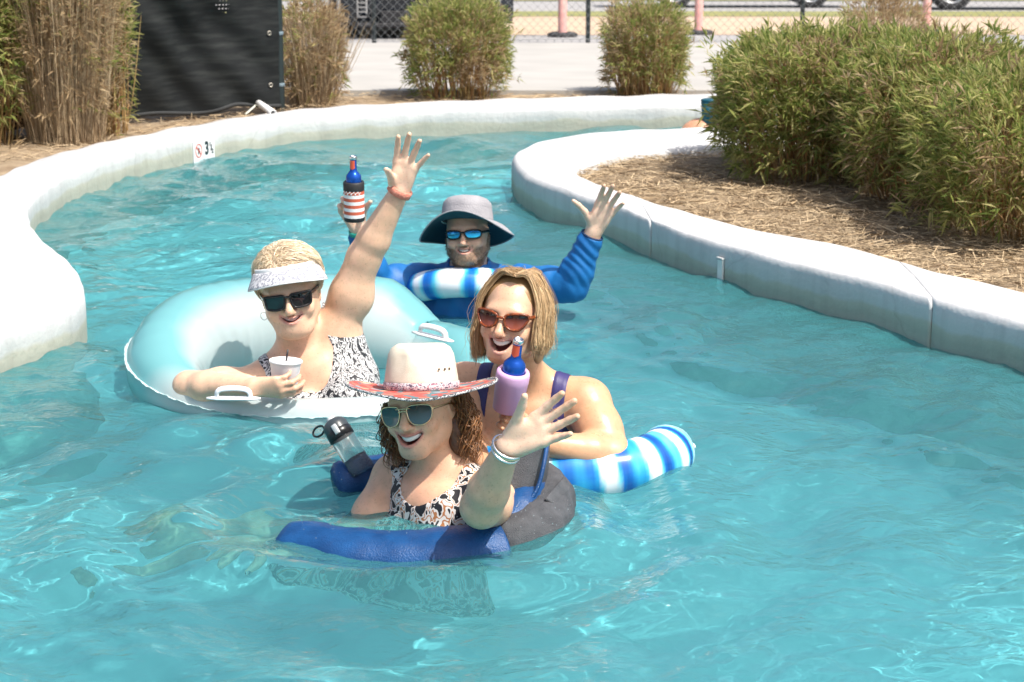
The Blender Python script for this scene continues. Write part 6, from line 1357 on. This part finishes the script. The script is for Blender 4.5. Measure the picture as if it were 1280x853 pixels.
    return root
G1 = 'bamboo clumps on the island'; G2 = 'clipped hedges beside the path'; G3 = 'bamboo by the privacy screen'
bamboo((1.50, 10.02), (0.42, 0.50), 0.70, 3600, 280, 0.12, 'bamboo clump at the pointed end of the island, nearest the far swimmer', G1, 101)
bamboo((2.00, 9.42), (0.44, 0.52), 0.72, 3400, 280, 0.20, 'middle bamboo clump with reddish bare canes on the island', G1, 102)
bamboo((2.28, 8.55), (0.52, 0.58), 0.66, 4000, 280, 0.14, 'wide leafy bamboo clump leaning over the straw beside the island coping', G1, 103)
bamboo((3.02, 9.25), (0.60, 0.60), 0.62, 2800, 160, 0.22, 'yellowish bamboo clump behind the wide leafy clump on the island', G1, 104)
bamboo((2.62, 10.30), (0.50, 0.36), 0.56, 2000, 120, 0.25, 'low bamboo clump at the back edge of the island', G1, 105)
bamboo((-1.29, 12.88), (0.205, 0.24), 0.64, 620, 620, 0.86, 'tall brown dried-out hedge bush beside the black screen', G2, 106, canes_out=0.12, drypatch=None, ln=(0.04, 0.08))
bamboo((-0.35, 13.18), (0.315, 0.28), 0.62, 2300, 120, 0.24, 'square clipped hedge bush with a straw-coloured dead patch', G2, 107, drypatch=((0.10, -0.25, 0.16), (0.13, 0.2, 0.15)), ln=(0.035, 0.07))
bamboo((0.89, 13.32), (0.255, 0.26), 0.60, 1700, 260, 0.40, 'square clipped hedge bush with brown stems between pink posts', G2, 108, ln=(0.035, 0.07), canes_out=0.05)
bamboo((2.52, 13.55), (0.28, 0.26), 0.64, 700, 420, 0.75, 'brown twiggy hedge bush showing above the island bamboo', G2, 109, ln=(0.04, 0.08), canes_out=0.10)
bamboo((-3.02, 11.15), (0.34, 0.42), 1.35, 2600, 160, 0.06, 'tall green bamboo growing beside the dry brown bamboo', G3, 110)
bamboo((-2.52, 11.22), (0.30, 0.30), 1.45, 2400, 1500, 0.74, 'tall dry brown bamboo with straw canes in front of screen', G3, 111, canes_out=0.10, twig=0.8, ln=(0.035, 0.075))
bamboo((-2.31, 11.55), (0.10, 0.16), 1.25, 520, 60, 0.10, 'narrow green bamboo shoots against the black screen', G3, 112)
rng = np.random.default_rng(99)

# ---- loose pine straw over the beds
def straw():
    P = []
    def scatter(x0, x1, y0, y1, n):
        p = np.stack([rng.uniform(x0, x1, n), rng.uniform(y0, y1, n)], 1); return p
    p1 = scatter(0.2, 3.4, 6.6, 11.0, 42000); p1 = p1[inside(np.concatenate([RB, [[13, RB[-1, 1]], [13, RB[0, 1]]]]), p1)]
    p2 = scatter(-4.4, 6.0, 10.4, 13.35, 26000); p2 = p2[~inside(np.concatenate([LB, [[-7.5, 1.0], [16, 1.0], [16, LB[0, 1]]]]), p2)]
    p = np.concatenate([p1, p2]); n = len(p); a = rng.uniform(0, math.pi, n); ln = rng.uniform(0.03, 0.11, n); z = zt(p[:, 1]) + rng.uniform(0.004, 0.030, n); tilt = rng.normal(0, 0.14, n)
    d = np.stack([np.cos(a), np.sin(a), tilt], 1) * ln[:, None] / 2; w = np.stack([-np.sin(a), np.cos(a), rng.normal(0, 0.5, n)], 1) * rng.uniform(0.0009, 0.0020, n)[:, None]; c = np.column_stack([p, z])
    v = np.stack([c - d - w, c - d + w, c + d + w, c + d - w], 1).reshape(-1, 3); i = np.arange(n) * 4; f = np.stack([i, i + 1, i + 2, i + 3], 1)
    col = np.repeat(hair_cols(n, (0.22, 0.15, 0.082), (0.50, 0.39, 0.25), 0.2), 4, 0); m = mat('pine_needles', (0.4, 0.3, 0.2), 0.8, attr=True)
    tag(add('pine_straw', v, f.astype(np.int32), m, None, smooth=False, col=col), 'loose brown pine straw scattered over the planting beds', 'pine straw', kind='stuff')
straw()

# ---- drops thrown up and running off the blue float
def drops():
    n = 150; c = np.concatenate([np.stack([rng.normal(0.06, 0.05, 60), rng.normal(4.88, 0.03, 60), np.abs(rng.normal(0.03, 0.05, 60)) + 0.005], 1), np.stack([rng.uniform(-0.55, 0.0, 60), rng.normal(4.90, 0.03, 60), np.abs(rng.normal(0.028, 0.012, 60)) + 0.012], 1), np.stack([rng.normal(-0.52, 0.07, 30), rng.normal(5.36, 0.05, 30), np.abs(rng.normal(0.05, 0.03, 30)) + 0.02], 1)])
    v = []; f = []; o8 = np.array([(1, 0, 0), (0, 1, 0), (-1, 0, 0), (0, -1, 0), (0, 0, 1.6), (0, 0, -1.6)])
    for i, p in enumerate(c):
        r = rng.uniform(0.0006, 0.0016); v.append(p + o8 * r); b = 6 * i; f += [(b, b + 1, b + 4), (b + 1, b + 2, b + 4), (b + 2, b + 3, b + 4), (b + 3, b, b + 4), (b + 1, b, b + 5), (b + 2, b + 1, b + 5), (b + 3, b + 2, b + 5), (b, b + 3, b + 5)]
    tag(add('water_drops', np.concatenate(v), f, mat('water_drop', (0.85, 0.92, 0.94), 0.05, trans=0.7, ior=1.33)), 'scattered water drops splashing off the blue float', 'water drops', kind='stuff')
drops()

# ---- light of the sun focused by the moving water
sun_data.cycles.is_caustics_light = True
water.cycles.is_caustics_caster = True
for o in COL.objects:
    if o.type == 'MESH' and o is not water and o.name.split('.')[0] in ('pool_floor', 'coping_section', 'person', 'ring', 'arm_tube', 'backrest_tube', 'tube', 'swimsuit', 'rash_shirt'): o.cycles.is_caustics_receiver = True
